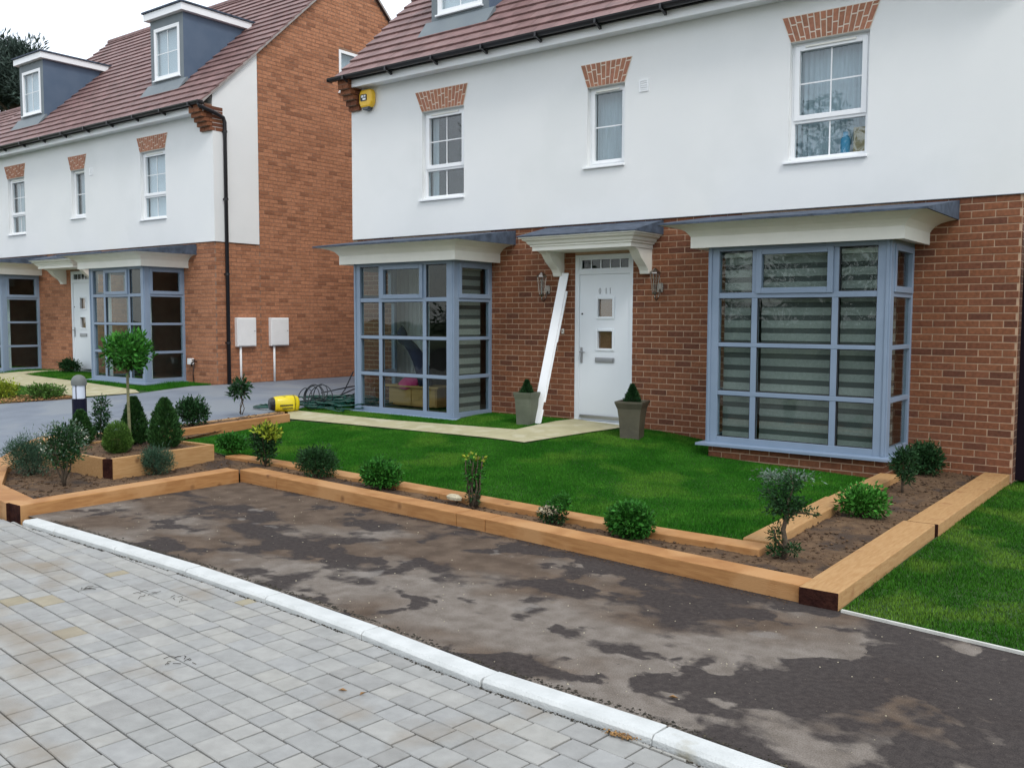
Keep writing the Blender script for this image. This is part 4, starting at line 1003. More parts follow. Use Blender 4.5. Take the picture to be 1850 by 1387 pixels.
sleeper(b4, (-8.35, -5.62), (-7.03, -5.64), .05, (.235, .24), .24, 'timber_y')
sleeper(b4, (-7.025, -5.645), (-6.905, -5.60), .05, (.235, .24), .24, 'end_grain', (True, True))
sleeper(b4, (-6.87, -4.42), (-8.35, -4.42), .05, (.27, .25), .24, 'timber_y'); sleeper(b4, (-8.35, -4.42), (-8.35, -5.60), .05, (.25, .235), .24, 'timber_y')

# soil
BED1 = [(.15, -5.15), (.20, -.02), (-.60, -.02), (-.60, -4.40), (-1.3, -4.47), (-2.9, -4.4), (-4.5, -4.22), (-5.6, -4.2), (-7.0, -4.2), (-8.5, -3.8), (-8.6, -3.0), (-8.45, -2.05), (-9.2, -1.62), (-9.55, -3.3), (-10.2, -4.7), (-9.9, -4.95), (-8.2, -6.15), (-7.2, -6.68), (-6.05, -6.85), (-6.05, -4.68), (-2.6, -4.86)]
sheet('soil', BED1, .035, .07, 'soil', rough=.014)
PL = [(-6.92, -5.57), (-6.90, -4.45), (-8.32, -4.45), (-8.32, -5.57)]
sheet('planter_soil', PL, .0, .06, 'soil', hf=lambda x, y: .205+.03*(y+5.6)/1.2, rough=.010)
def scatter(poly, n, off, hf=g_np):
    xs = [q[0] for q in poly]; ys = [q[1] for q in poly]; out = np.zeros((0, 2))
    while len(out) < n:
        q = np.random.rand(n, 2)*[max(xs)-min(xs), max(ys)-min(ys)]+[min(xs), min(ys)]; q = q[inside(poly, q[:, 0], q[:, 1])]; out = np.vstack([out, q])
    out = out[:n]; return np.column_stack([out, hf(out[:, 0], out[:, 1])+off])
def clods(name, pts, s0, s1, matn, parent=None, flat=.6, **p):
    """small irregular lumps (8-faced)"""
    n = len(pts); base = np.array([(1, 0, 0), (0, 1, 0), (-1, 0, 0), (0, -1, 0), (0, 0, 1), (0, 0, -1)], float)
    V = base[None]*(.7+.6*np.random.rand(n, 6, 1)); th = np.random.rand(n)*6.28; c, s = np.cos(th), np.sin(th)
    X = V[..., 0]*c[:, None]-V[..., 1]*s[:, None]; Y = V[..., 0]*s[:, None]+V[..., 1]*c[:, None]; V = np.stack([X, Y, V[..., 2]*flat], -1)
    V = V*(s0+(s1-s0)*np.random.rand(n, 1, 1)**3)+pts[:, None]
    T = np.array([(0, 1, 4), (1, 2, 4), (2, 3, 4), (3, 0, 4), (1, 0, 5), (2, 1, 5), (3, 2, 5), (0, 3, 5)]); F = (T[None]+6*np.arange(n)[:, None, None]).reshape(-1, 3)
    return link(name, npmesh(name, V.reshape(-1, 3), F, matn), parent, **p)
cl = scatter(BED1, 9000, .040); clods('soil_crumbs', cl, .003, .020, 'clod', kind='stuff', label='loose crumbs of brown soil over the flower beds', category='soil')
cl = scatter(PL, 900, 0, hf=lambda x, y: .205+.03*(y+5.6)/1.2+.004); clods('planter_crumbs', cl, .003, .016, 'clod', kind='stuff', label='loose soil crumbs inside the raised planter', category='soil')

# ------------------------------------------------------------------ grass
def grass(name, poly, n, h0, h1, matn, label, hf=g_np):
    P = scatter(poly, n, 0, hf); th = np.random.rand(n)*6.283; h = h0+(h1-h0)*np.random.rand(n)
    # uneven growth
    h *= 1+.25*np.sin(P[:, 0]*3.1+1.3*np.sin(P[:, 1]*2.3))*np.sin(P[:, 1]*2.7+P[:, 0])
    wd = .0022+.0022*np.random.rand(n); lean = .7*np.random.rand(n)*h; a2 = np.random.rand(n)*6.283
    sx, sy = np.cos(th)*wd, np.sin(th)*wd
    A = P+np.column_stack([sx, sy, np.zeros(n)]); B = P-np.column_stack([sx, sy, np.zeros(n)]); C = P+np.column_stack([np.cos(a2)*lean, np.sin(a2)*lean, h])
    V = np.stack([A, B, C], 1).reshape(-1, 3); F = np.arange(3*n).reshape(-1, 3)
    return link(name, npmesh(name, V, F, matn), None, kind='stuff', label=label, category='grass')
LP = [(-8.5, -3.78), (-6.9, -4.10), (-5.6, -4.12), (-4.47, -4.13), (-2.94, -4.28), (-.70, -4.33), (-.72, -2.9), (-.70, -.86), (-2.62, -.86), (-2.66, -.02), (-4.05, -.03), (-4.10, -.42), (-4.47, -1.82), (-7.5, -1.92), (-8.42, -1.99)]
grass('lawn_grass', LP, 400000, .010, .024, 'grass_blade', 'short green lawn in front of the main house')
grass('lawn_strip', [(-9.25, -1.3), (-7.2, -1.33), (-5.9, -1.24), (-5.05, -1.18), (-4.95, -.03), (-6.4, -.03), (-6.3, -.95), (-8.6, -.95), (-8.7, -.03), (-9.4, -.03)], 60000, .010, .024, 'grass_blade', 'narrow strip of lawn between the path and the left bay window')
grass('side_grass', [(.335, -5.235), (1.4, -5.36), (5, -5.76), (5, -3), (2.0, .3), (.42, .3), (.37, -.3)], 260000, .011, .028, 'grass_right', 'patchy yellowish lawn to the right of the timber edging')
grass('neighbour_grass', [(-24, -1.62), (-18.0, -1.79), (-14.6, -2.2), (-14.0, -2.26), (-14.7, -3.3), (-17.5, -4.8), (-24, -4.8)], 45000, .03, .06, 'grass_blade', 'lawn of the left house in front of its path')
grass('neighbour_strip', [(-24, -.95), (-19.7, -1.0), (-19.1, -.16), (-19.05, -.03), (-24, -.03)], 12000, .03, .05, 'grass_blade', 'lawn under the farthest bay window of the left house')
grass('neighbour_corner', [(-13.35, -1.25), (-13.8, -1.25), (-16, -1.1), (-18.68, -.90), (-18.6, -.03), (-13.15, -.06)], 40000, .03, .05, 'grass_blade', 'lawn triangle under the nearer bay window of the left house')
# thin concrete edging along the right lawn
for nm, xa, xb, yf_, n_, lab in (('loose_soil', -5.8, .05, fy, 2200, 'spilled soil crumbs at the foot of the outer timbers'),):
    cl = np.array([(x, yf_(x)-abs(random.gauss(0, .035))-.004, .002) for x in np.random.uniform(xa, xb, n_)]); clods(nm, cl, .001, .007, 'clod', kind='stuff', label=lab, category='soil')
t = thing('lawn_edging', (.4, -5.25, 0), 'thin white edging strip between right lawn and tarmac', 'edging')
pts = [(.345, -5.262), (1.4, -5.402), (2.9, -5.57), (9, -6.21)]
for (x1, y1), (x2, y2) in zip(pts[:-1], pts[1:]):
    m = MB(); L = math.hypot(x2-x1, y2-y1); m.box(0, L-.004, -.009, .009, -.05, .016); o = obj('edging_strip', m, 'edging', t, loc=(x1-.4, y1+5.25, 0)); o.rotation_euler = (0, 0, math.atan2(y2-y1, x2-x1))

# ------------------------------------------------------------------ plants
def rnd_dirs(n, up=.0):
    v = np.random.normal(size=(n, 3)); v[:, 2] += up; return v/np.linalg.norm(v, axis=1, keepdims=True)
def leaf_mesh(name, C, D, size, aspect, matn):
    """folded leaf: two triangles; C centres, D pointing directions"""
    n = len(C); S = np.cross(D, rnd_dirs(n)); S /= np.linalg.norm(S, axis=1, keepdims=True)+1e-9; N = np.cross(D, S)
    s = size*(.6+.8*np.random.rand(n, 1)); w_ = s*aspect
    A = C; T = C+D*s; Lf = C+D*s*.45+S*w_*.5+N*w_*.18; Rt = C+D*s*.45-S*w_*.5+N*w_*.18
    V = np.stack([A, Rt, T, Lf], 1).reshape(-1, 3); k = 4*np.arange(n)[:, None]
    F = np.vstack([k+[0, 1, 2], k+[0, 2, 3]]); F = F.reshape(2, n, 3).transpose(1, 0, 2).reshape(-1, 3)
    return npmesh(name, V, F, matn)
def blob_points(n, blobs, shell=.45, lump=.2, seed=0):
    w_ = np.array([b[3]*b[4]*b[5] for b in blobs])**.67; w_ /= w_.sum(); idx = np.random.choice(len(blobs), n, p=w_)
    B = np.array(blobs)[idx]; d = rnd_dirs(n); r = shell+(1-shell)*np.random.rand(n)**.6
    ph = seed*1.7; l = 1+lump*(np.sin(d[:, 0]*5+ph)*np.sin(d[:, 1]*6+ph*2)+np.sin(d[:, 2]*7+d[:, 0]*4+ph))*.7+.12*lump*np.random.normal(size=n)*3
    off = d*(r*l)[:, None]*B[:, 3:6]; C = B[:, :3]+off; C[:, 2] = np.maximum(C[:, 2], .01)
    out = off/(np.linalg.norm(off, axis=1, keepdims=True)+1e-9)
    return C, out
def crown(root, name, blobs, n, size, aspect, matn, up=.5, spread=.8, shell=.45, lump=.2, seed=0):
    C, o = blob_points(n, blobs, shell, lump, seed); D = o+rnd_dirs(n)*spread; D[:, 2] += up; D /= np.linalg.norm(D, axis=1, keepdims=True)
    return link(name, leaf_mesh(name, C, D, size, aspect, matn), root, **({} if name in ('foliage', 'crown') else {'kind': 'stuff'}))
def stems(root, specs, matn='bark', name='stem'):
    m = MB()
    for pts, r0, r1 in specs:
        n = len(pts); m.tube(pts, [r0+(r1-r0)*i/(n-1) for i in range(n)], 7)
    return obj(name, m, matn, root, smooth=True)
def wig(p0, p1, n=5, amp=.02):
    p0, p1 = Vector(p0), Vector(p1); return [p0.lerp(p1, i/n)+Vector((random.uniform(-amp, amp), random.uniform(-amp, amp), 0))*(1 if 0 < i < n else 0) for i in range(n+1)]
def plant(name, x, y, z, label, cat, group=None): return empty(name, (x, y, z), label, cat, group, rotz=0)
def cone(x, y, z, h, rb, lab, n=9000, matn='leaf_cone', tip=.18, belly=.25):
    t = plant('conifer', x, y, z, lab, 'conifer', 'clipped conifers in the raised planter')
    u = np.random.rand(n); th = np.random.rand(n)*6.283
    prof = np.interp(u, [0, .08, belly, .55, .85, 1], [.72, .92, 1, .78, .40, tip*.5])
    ph = random.random()*6; ridge = 1+.12*np.sin(th*7+u*9+ph)+.10*np.sin(th*11-u*23+ph)+.08*np.sin(u*40+th*3)
    rr = rb*prof*ridge*(.62+.38*np.random.rand(n)**.5); C = np.column_stack([np.cos(th)*rr, np.sin(th)*rr, u*h+.01])
    D = np.column_stack([np.cos(th)*.55, np.sin(th)*.55, np.full(n, .75)])+rnd_dirs(n)*.35; D /= np.linalg.norm(D, axis=1, keepdims=True)
    link('foliage', leaf_mesh('foliage', C, D, .034, .34, matn), t); stems(t, [([(0, 0, -.03), (0, 0, h*.7)], .012, .005)]); return t
def shrub(name, x, y, z, w_, h, lab, n, size, aspect, matn, cat='shrub', group='small shrubs along the flower bed', lump=.25, up=.4, seed=0, shell=.35, asym=0, nst=7):
    t = plant(name, x, y, z, lab, cat, group); a = w_/2
    bl = [(0, 0, h*.5, a*.78, a*.78, h*.48), (a*.42, a*.1, h*.42, a*.55, a*.5, h*.38), (-a*.42, -a*.1, h*.46, a*.55, a*.5, h*.42), (asym*a*.3, -a*.3, h*.62, a*.5, a*.5, h*.34)]
    crown(t, 'foliage', bl, n, size, aspect, matn, up=up, shell=shell, lump=lump, seed=seed)
    stems(t, [(wig((0, 0, -.02), (math.cos(k*6.28/nst)*a*.5, math.sin(k*6.28/nst)*a*.5, h*.6), 4, .01), .006, .003) for k in range(nst)])
    return t
zp = .215
cone(-8.37, -5.15, zp-.0, .37, .125, 'dark conifer in front of the bollard lamp, leftmost of the clipped conifers')
cone(-7.86, -4.79, zp+.01, .52, .135, 'tall narrow conifer just right of the lollipop tree stem', 10000)
cone(-7.32, -4.74, zp+.01, .53, .165, 'widest dark conifer cone at the right of the planter', 11000)
t = plant('globe_conifer', -7.47, -5.22, zp, 'bright green rounded dwarf conifer left of the lollipop tree stem', 'conifer', 'clipped conifers in the raised planter')
crown(t, 'foliage', [(0, 0, .17, .135, .135, .165), (0, 0, .11, .155, .15, .12)], 9000, .024, .3, 'leaf_fresh', up=.9, spread=.5, shell=.6, lump=.06); stems(t, [([(0, 0, -.03), (0, 0, .2)], .01, .006)])
# lollipop tree
t = plant('lollipop_tree', -7.56, -5.03, zp, 'small standard tree with a round clipped crown on a bare stem', 'tree')
crown(t, 'crown', [(0, 0, 1.08, .25, .25, .15), (.13, 0, 1.05, .16, .17, .13), (-.12, .02, 1.04, .17, .17, .14), (.03, 0, 1.18, .15, .16, .11), (-.08, -.05, 1.15, .12, .13, .10), (.02, .05, .97, .15, .15, .10)], 3800, .050, .42, 'leaf_mid', up=.35, spread=1.1, shell=.15, lump=.35)
crown(t, 'bright_leaves', [(0, 0, 1.14, .24, .24, .15)], 420, .060, .38, 'leaf_bright', up=1.2, spread=.6, shell=.85, lump=.15)  # brighter leaves over the upper crown
stems(t, [([(.03, .0, -.03), (.015, 0, .15), (.005, 0, .45), (0, 0, .75), (0, 0, .95)], .019, .014)]+[(wig((0, 0, .85), (.17*math.cos(k), .17*math.sin(k), 1.12), 4, .01), .008, .004) for k in range(0, 7)], 'bark_green', 'trunk')
# plants of the left bed
shrub('shrub', -7.80, -5.98, .035, .62, .42, 'large feathery grey-green shrub at the left end of the flower bed', 9000, .030, .18, 'leaf_blue', up=.7, lump=.35, seed=2)
t = plant('berry_shrub', -6.92, -6.09, .035, 'multi-stemmed dark shrub with pale flower specks in front of the planter', 'shrub')
crown(t, 'foliage', [(0, 0, .42, .21, .20, .15), (-.13, .02, .36, .14, .14, .12), (.14, 0, .34, .13, .13, .10), (.05, 0, .52, .14, .14, .09), (-.02, 0, .24, .09, .09, .09)], 3000, .032, .4, 'leaf_dark', up=.3, lump=.3, shell=.2)
crown(t, 'flowers', [(0, 0, .44, .24, .23, .16)], 60, .018, .8, 'white_flower', shell=.8); crown(t, 'leaf_tips', [(0, 0, .46, .23, .22, .17)], 500, .030, .35, 'leaf_silver', shell=.8)
stems(t, [(wig((0, 0, -.02), (.12*math.cos(k*1.3), .12*math.sin(k*1.3), .42), 5, .015), .012, .004) for k in range(5)])
shrub('heather', -6.79, -5.17, .045, .42, .29, 'bushy blue-green shrub leaning on the front face of the planter', 6500, .026, .18, 'leaf_blue', up=.9, lump=.25, seed=5)
t = plant('upright_shrub', -9.36, -4.36, .10, 'thin upright dark shrub between bollard lamp and lollipop tree', 'shrub')
crown(t, 'foliage', [(0, 0, .47, .09, .09, .09), (.02, 0, .33, .11, .11, .07), (-.01, 0, .20, .10, .10, .08), (-.05, 0, .10, .09, .09, .08)], 900, .05, .35, 'leaf_dark', up=.3, lump=.4, shell=.1); stems(t, [(wig((0, 0, -.02), (.01, 0, .5), 5, .012), .009, .004)])
shrub('shrub', -9.28, -3.08, .20, .50, .38, 'dark green shrub in the back bed beside the driveway', 2600, .045, .42, 'leaf_dark', seed=7, lump=.3)
t = plant('evergreen_sapling', -9.39, -2.20, .28, 'small evergreen sapling with spiky dark leaves beside the hose coil', 'shrub')
crown(t, 'foliage', [(.02, 0, .40, .13, .12, .10), (-.06, 0, .30, .13, .12, .07)], 420, .085, .26, 'leaf_dark', up=.1, lump=.3, shell=.1)
stems(t, [(wig((0, 0, -.02), (.02, 0, .4), 5, .02), .010, .005), (wig((.03, 0, -.02), (.07, .02, .34), 4, .02), .007, .004), (wig((-.03, 0, 0), (-.02, 0, .25), 4, .03), .006, .004)])
shrub('low_shrub', -6.93, -4.13, .16, .40, .20, 'low spreading green shrub right beside the planter corner', 3000, .034, .42, 'leaf_mid', seed=3, lump=.2)
t = plant('variegated_shrub', -6.05, -4.36, .12, 'vase-shaped shrub with bright yellow leaf tips against the lawn', 'shrub')
crown(t, 'foliage', [(0, 0, .26, .15, .14, .14), (.0, 0, .14, .11, .11, .11), (-.10, .05, .27, .12, .12, .08)], 2600, .034, .4, 'leaf_dark', up=.5, lump=.3); crown(t, 'yellow_leaves', [(.05, 0, .35, .14, .12, .05), (.03, 0, .40, .06, .06, .06), (.13, 0, .31, .07, .08, .05), (-.12, 0, .36, .06, .05, .04)], 480, .045, .42, 'leaf_yellow', up=.8, lump=.3, shell=.3)
stems(t, [(wig((0, 0, -.02), (.12*math.cos(k*1.1), .12*math.sin(k*1.1), .34), 5, .012), .007, .003) for k in range(6)])
shrub('shrub', -5.12, -4.44, .11, .48, .29, 'dense dark green shrub in the narrow bed right of the yellow-tipped shrub', 5200, .030, .30, 'leaf_dark', seed=11, lump=.3)
shrub('shrub', -4.20, -4.47, .105, .42, .26, 'glossy green dome shrub in the narrow bed, left of the bare twiggy plant', 4200, .032, .55, 'leaf_mid', seed=13, lump=.15)
t = plant('twiggy_shrub', -3.04, -4.50, .09, 'upright twiggy shrub with a few pale yellow leaves', 'shrub')
stems(t, [(wig((.03*math.cos(k*2.4), .03*math.sin(k*2.4), -.02), (.09*math.cos(k*2.4), .06*math.sin(k*2.4), .30+.12*random.random()), 5, .012), .009, .004) for k in range(11)])
crown(t, 'foliage', [(0, 0, .28, .09, .08, .13)], 620, .034, .4, 'leaf_mid', up=.3, shell=.1); crown(t, 'pale_leaves', [(-.04, 0, .40, .06, .06, .03), (.08, 0, .38, .04, .04, .03)], 60, .032, .6, 'leaf_yellow', shell=.2); crown(t, 'base_leaves', [(0, 0, .08, .07, .07, .08)], 260, .03, .4, 'leaf_dark', shell=.1)
shrub('flowering_shrub', -2.15, -4.60, .06, .26, .15, 'small shrub with pale faded flowers in the narrow bed', 900, .028, .4, 'leaf_dark', seed=17)
tt = bpy.data.objects[-1] if False else None
t = plant('fading_shrub', -2.12, -4.62, .06, 'small leafy sprig growing behind the faded flowers', 'shrub'); crown(t, 'foliage', [(.05, .02, .17, .075, .06, .06), (.09, 0, .22, .02, .02, .05)], 600, .028, .4, 'leaf_mid', up=.4); crown(t, 'flowers', [(-.03, -.03, .11, .08, .06, .03)], 150, .022, .6, 'stone_pale', shell=.5)
stems(t, [(wig((0, 0, -.02), (.05, .01, .18), 4, .01), .005, .003)])
shrub('shrub', -1.44, -4.60, .05, .37, .27, 'round bright green shrub in the narrow bed, nearest the bed corner', 4200, .031, .55, 'leaf_mid', seed=19, lump=.12)
t = plant('bonsai_shrub', -.31, -4.46, .045, 'sparse dark shrub with a bare trunk at the corner of the flower bed', 'shrub')
stems(t, [([(0, 0, -.03), (.015, 0, .1), (-.005, 0, .2), (.02, 0, .3), (.03, 0, .42)], .022, .012), ([(.01, 0, .26), (.08, -.02, .33), (.17, -.03, .34), (.24, -.02, .33)], .009, .004), ([(.01, 0, .3), (-.06, .02, .38), (-.14, .04, .46)], .010, .004), ([(.02, 0, .36), (.05, .02, .5), (.03, .02, .58)], .009, .004), ([(0, 0, .06), (-.06, 0, .13), (-.07, 0, .19)], .010, .005)])
crown(t, 'foliage', [(-.05, .02, .44, .13, .11, .10), (-.02, .02, .34, .11, .1, .08), (.06, 0, .37, .10, .08, .06), (.04, .02, .52, .07, .07, .06), (-.06, 0, .16, .05, .05, .07), (.19, -.03, .345, .06, .03, .02)], 2300, .026, .4, 'leaf_dark', up=.2, lump=.35, shell=.1)
crown(t, 'silver_leaves', [(-.13, .12, .53, .14, .12, .05), (.02, .15, .55, .16, .12, .04)], 520, .028, .32, 'leaf_silver', up=.3, shell=.1, lump=.4)
crown(t, 'low_leaves', [(.06, 0, .07, .07, .06, .04), (-.05, -.02, .05, .06, .06, .04)], 300, .028, .4, 'leaf_dark', shell=.1)
shrub('shrub', -.26, -2.82, .06, .42, .27, 'low bright lime-green shrub in the right flower bed', 1900, .036, .55, 'leaf_bright', seed=23, lump=.2)
t = plant('small_tree', -.30, -1.50, .08, 'dark little tree-shaped shrub in front of the right end of the bay window', 'shrub')
stems(t, [([(0, 0, -.03), (.0, 0, .08), (.01, 0, .2)], .013, .009), ([(0, 0, .05), (.05, 0, .08), (.10, 0, .03)], .006, .004), (wig((.01, 0, .1), (.06, 0, .3), 4, .01), .008, .004)]); crown(t, 'foliage', [(0, 0, .25, .12, .11, .10), (.02, 0, .35, .09, .09, .07), (.04, 0, .14, .07, .07, .05)], 2000, .028, .42, 'leaf_dark', up=.2, lump=.3, shell=.15)
shrub('shrub', -.36, -.38, .07, .38, .36, 'very dark shrub against the brick wall in the right corner', 3200, .036, .4, 'leaf_dark', seed=29, lump=.25)
# neighbour's planting strip
for k, (x, y, w_, h, mt, lb_) in enumerate([(-15.3, -2.95, .7, .34, 'leaf_yellow', 'yellow variegated low shrub at the near edge of the left lawn'), (-14.5, -2.55, .8, .24, 'leaf_fresh', 'pale green low shrub next to the path of the left house'), (-16.5, -3.4, .7, .20, 'leaf_mid', 'low green ground shrub at the left edge of the neighbour bed'), (-18.0, -.30, .5, .28, 'leaf_dark', 'dark grass tuft beside the front door of the left house')]):
    shrub('low_shrub', x, y, g(x, y)+.02, w_, h, lb_, 1800, .05, .4, mt, seed=31+k, group='low plants in front of the left house')
sheet('neighbour_soil', [(-13.95, -2.30), (-14.7, -2.30), (-17.4, -3.9), (-17.4, -4.85), (-14.65, -3.24), (-13.9, -2.45)], .012, .2, 'soil', rough=.01)
cl = scatter([(-13.95, -2.30), (-14.7, -2.30), (-17.4, -3.9), (-17.4, -4.85), (-14.65, -3.24), (-13.9, -2.45)], 1500, .03); clods('pebble_mulch', cl, .010, .04, 'dry_leaf', kind='stuff', label='pebbles and dry leaves edging the neighbour lawn', category='pebbles')

# pots with little conifers
def pot(x, y, z, wt, wb, h, rot, matn, lab, lab2, ch):
    t = empty('plant_pot', (x, y, z), lab, 'plant pot', 'tall square pots beside the front door', rotz=rot)
    m = MB(); prof = [(0, wb), (.25, wb*1.03), (.55, wb*1.12), (.8, (wb+wt)/2), (.95, wt*.99), (1, wt)]; lv = [(u*h, w_/2) for u, w_ in prof]
    for (z0, a), (z1, b) in zip(lv[:-1], lv[1:]):
        for k in range(4):
            c = [(-1, -1), (1, -1), (1, 1), (-1, 1)]; p, q = c[k], c[(k+1) % 4]
            m.face([(p[0]*a, p[1]*a, z0), (q[0]*a, q[1]*a, z0), (q[0]*b, q[1]*b, z1), (p[0]*b, p[1]*b, z1)])
    a, b = wt/2, wt/2-.025
    for k in range(4):
        c = [(-1, -1), (1, -1), (1, 1), (-1, 1)]; p, q = c[k], c[(k+1) % 4]
        m.face([(p[0]*a, p[1]*a, h), (q[0]*a, q[1]*a, h), (q[0]*b, q[1]*b, h), (p[0]*b, p[1]*b, h)]); m.face([(p[0]*b, p[1]*b, h), (q[0]*b, q[1]*b, h), (q[0]*b*.9, q[1]*b*.9, h-.05), (p[0]*b*.9, p[1]*b*.9, h-.05)])
    obj('vessel', m, matn, t); m = MB(); m.box(-b*.93, b*.93, -b*.93, b*.93, h-.06, h-.045); obj('compost', m, 'soil', t)
    p = empty('pot_conifer', (x, y, z+h-.05), lab2, 'conifer', 'little conifers in the pots by the door'); n = 3200; u = np.random.rand(n); th = np.random.rand(n)*6.283
    rr = ch*.40*np.interp(u, [0, .2, .6, 1], [.8, 1, .55, .05])*(1+.15*np.sin(th*5+u*8))*(.5+.5*np.random.rand(n)**.5); C = np.column_stack([np.cos(th)*rr, np.sin(th)*rr, u*ch]); D = np.column_stack([np.cos(th)*.6, np.sin(th)*.6, np.full(n, .7)])+rnd_dirs(n)*.4; D /= np.linalg.norm(D, axis=1, keepdims=True)
    link('foliage', leaf_mesh('foliage', C, D, .028, .35, 'leaf_dark'), p); stems(p, [([(0, 0, -.03), (0, 0, ch*.6)], .008, .004)])
pot(-5.26, -.72, .27, .27, .20, .44, R(8), 'pot_grey', 'grey-green square pot on the grass left of the leaning board', 'small conifer growing in the left pot', .20)
pot(-3.66, -.72, .225, .35, .235, .46, R(14), 'pot_glaze', 'flared brown-grey square pot right of the front door', 'small conifer growing in the right pot', .24)

# ------------------------------------------------------------------ bollard lamp
t = thing('bollard_light', (-10.94, -3.81, .1), 'black bollard lamp with white lens and grey dome behind the planter', 'bollard lamp')
m = MB(); m.lathe([(.098, -.05), (.098, .42)], 0, 0, 24); obj('post', m, 'bollard_black', t, smooth=False)
m = MB(); m.lathe([(.088, .42), (.088, .62)], 0, 0, 24); obj('lens', m, 'bollard_lens', t, smooth=False)
m = MB(); m.lathe([(.102, .61), (.105, .66), (.095, .70), (.07, .735), (.035, .755), (.001, .76)], 0, 0, 24); obj('dome', m, 'bollard_dome', t, smooth=True)
m = MB()
for k in range(4): a = k*math.pi/2+R(-54); m.tube([(.093*math.cos(a), .093*math.sin(a), .41), (.093*math.cos(a), .093*math.sin(a), .62)], .006, 6)
obj('bar', m, 'bollard_black', t)

# ------------------------------------------------------------------ pressure washer, hoses
gz = g(-9.2, -1.5)+.02
t = empty('pressure_washer', (-9.22, -1.52, gz+.115), 'yellow pressure washer lying on its side at the end of the path', 'pressure washer', rotz=R(68)); t.scale = (1.15, 1.1, 1.1)
def rbox(sx0, sx1, ry, rz, n=16, flat=.75):
    """rounded body along x from list of (x, scale)"""
    m = MB(); k0 = 0
    for x, s in sx0:
        for j in range(n):
            a = 2*math.pi*j/n; c, q = math.cos(a), math.sin(a); p = flat
            m.v.append((x, math.copysign(abs(c)**p, c)*ry*s, math.copysign(abs(q)**p, q)*rz*s))
    for i in range(len(sx0)-1):
        for j in range(n): q = (j+1) % n; m.f.append((i*n+j, i*n+q, (i+1)*n+q, (i+1)*n+j)); m.mi.append(0)
    m.f.append(tuple(range(n))); m.f.append(tuple((len(sx0)-1)*n+j for j in range(n))); m.mi += [0, 0]
    return m
obj('body', rbox([(-.16, .74), (-.15, .84), (-.11, .93), (.0, 1.0), (.09, 1.0), (.10, .98)], None, .115, .115), 'yellow_plastic', t, smooth=True)
obj('rear_shell', rbox([(.105, 1.0), (.13, .98), (.16, .85), (.175, .62)], None, .115, .115), 'yellow_plastic', t, smooth=True)
obj('joint_band', rbox([(.098, .965), (.107, .965)], None, .115, .115), 'black_plastic', t)
obj('nozzle_cap', rbox([(-.215, .45), (-.205, .66), (-.165, .80), (-.155, .80)], None, .115, .115), 'black_plastic', t)
m = MB(); m.lathe([(.036, .0), (.036, .012), (.0, .013)], -.02, -.05, 14); o = obj('handle_recess', m, 'black_plastic', t, loc=(0, .02, .095))
m = MB(); m.box(-.10, .07, -.121, -.112, -.02, -.005); m.box(-.07, .07, -.119, -.11, -.06, -.05); obj('trim', m, 'gasket', t)
def loop(cx, cy, z, rx, ry, rot, a0, a1, n=26, jit=.012):
    out = []
    for i in range(n+1):
        a = a0+(a1-a0)*i/n; u, v = rx*math.cos(a), ry*math.sin(a); out.append((cx+u*math.cos(rot)-v*math.sin(rot)+random.uniform(-jit, jit), cy+u*math.sin(rot)+v*math.cos(rot)+random.uniform(-jit, jit), z+random.uniform(0, .012)))
    return out
m = MB(); zc = g(-9.7, -1.45)+.03
for k in range(3): m.tube(loop(-9.72+.02*k, -1.42+.02*k, zc+.012*k, .27-.02*k, .16, R(20), 0, 6.4, 30, .006), .011, 7)
m.tube([(-9.50, -1.36, zc+.02), (-9.4, -1.28, zc+.03), (-9.3, -1.30, zc+.03), (-9.2, -1.38, zc+.04)], .011, 7)
obj('hose_coil', m, 'hose_green', smooth=True, label='green garden hose coil lying on the driveway left of the pressure washer', category='hose')
m = MB()
for k in range(26):
    cx = -8.9+random.uniform(-.45, .40); cy = -.75+random.uniform(-.35, .35); zz = g(cx, cy)+.02+random.uniform(.0, .13); tl = random.uniform(-.12, .12)
    pts = loop(cx, cy, zz, random.uniform(.22, .55), random.uniform(.12, .30), random.uniform(0, 3), random.uniform(0, 3), random.uniform(6, 12), 36, .012)
    m.tube([(x, y, z+tl*(x-cx)) for x, y, z in pts], .011, 6)
obj('hose_tangle', m, 'hose_green', smooth=True, label='tangle of dark green hose heaped beside the left bay window', category='hose')
m = MB(); random.seed(5)
for k in range(6):
    cx = -9.12+random.uniform(-.12, .12); cy = -1.05+random.uniform(-.12, .12); rx = random.uniform(.14, .22); tilt = random.uniform(-.4, .5)
    pts = [(cx+rx*math.cos(a), cy+rx*math.sin(a)*tilt, gz+.20+rx*.85*math.sin(a)+random.uniform(-.008, .008)) for a in [i*6.5/26 for i in range(27)]]
    m.tube(pts, .008, 6)
gx = lambda x, y: g(x, y)+.03
m.tube([(-9.0, -1.0, gx(-9, -1)+.22), (-8.98, -.4, gx(-9, 0)+.25), (-9.42, .3, .55), (-9.42, .9, .85)], .010, 6)
m.tube([(-8.8, -.9, gx(-9, -1)+.15), (-9.1, -.2, gx(-9, 0)+.20), (-9.42, .15, .65), (-9.43, .25, .95)], .010, 6)
m.tube([(-9.15, -1.0, gx(-9, -1)+.1), (-9.2, -.2, .42), (-9.40, .55, .60), (-9.42, .6, .90)], .010, 6)
m.tube([(-8.7, -.8, gx(-9, -1)+.05), (-9.2, -.5, .36), (-9.45, -.1, .50), (-9.40, .05, .80)], .010, 6)
obj('cable_tangle', m, 'cable_black', smooth=True, label='loops of black cable rising behind the pressure washer', category='cable')

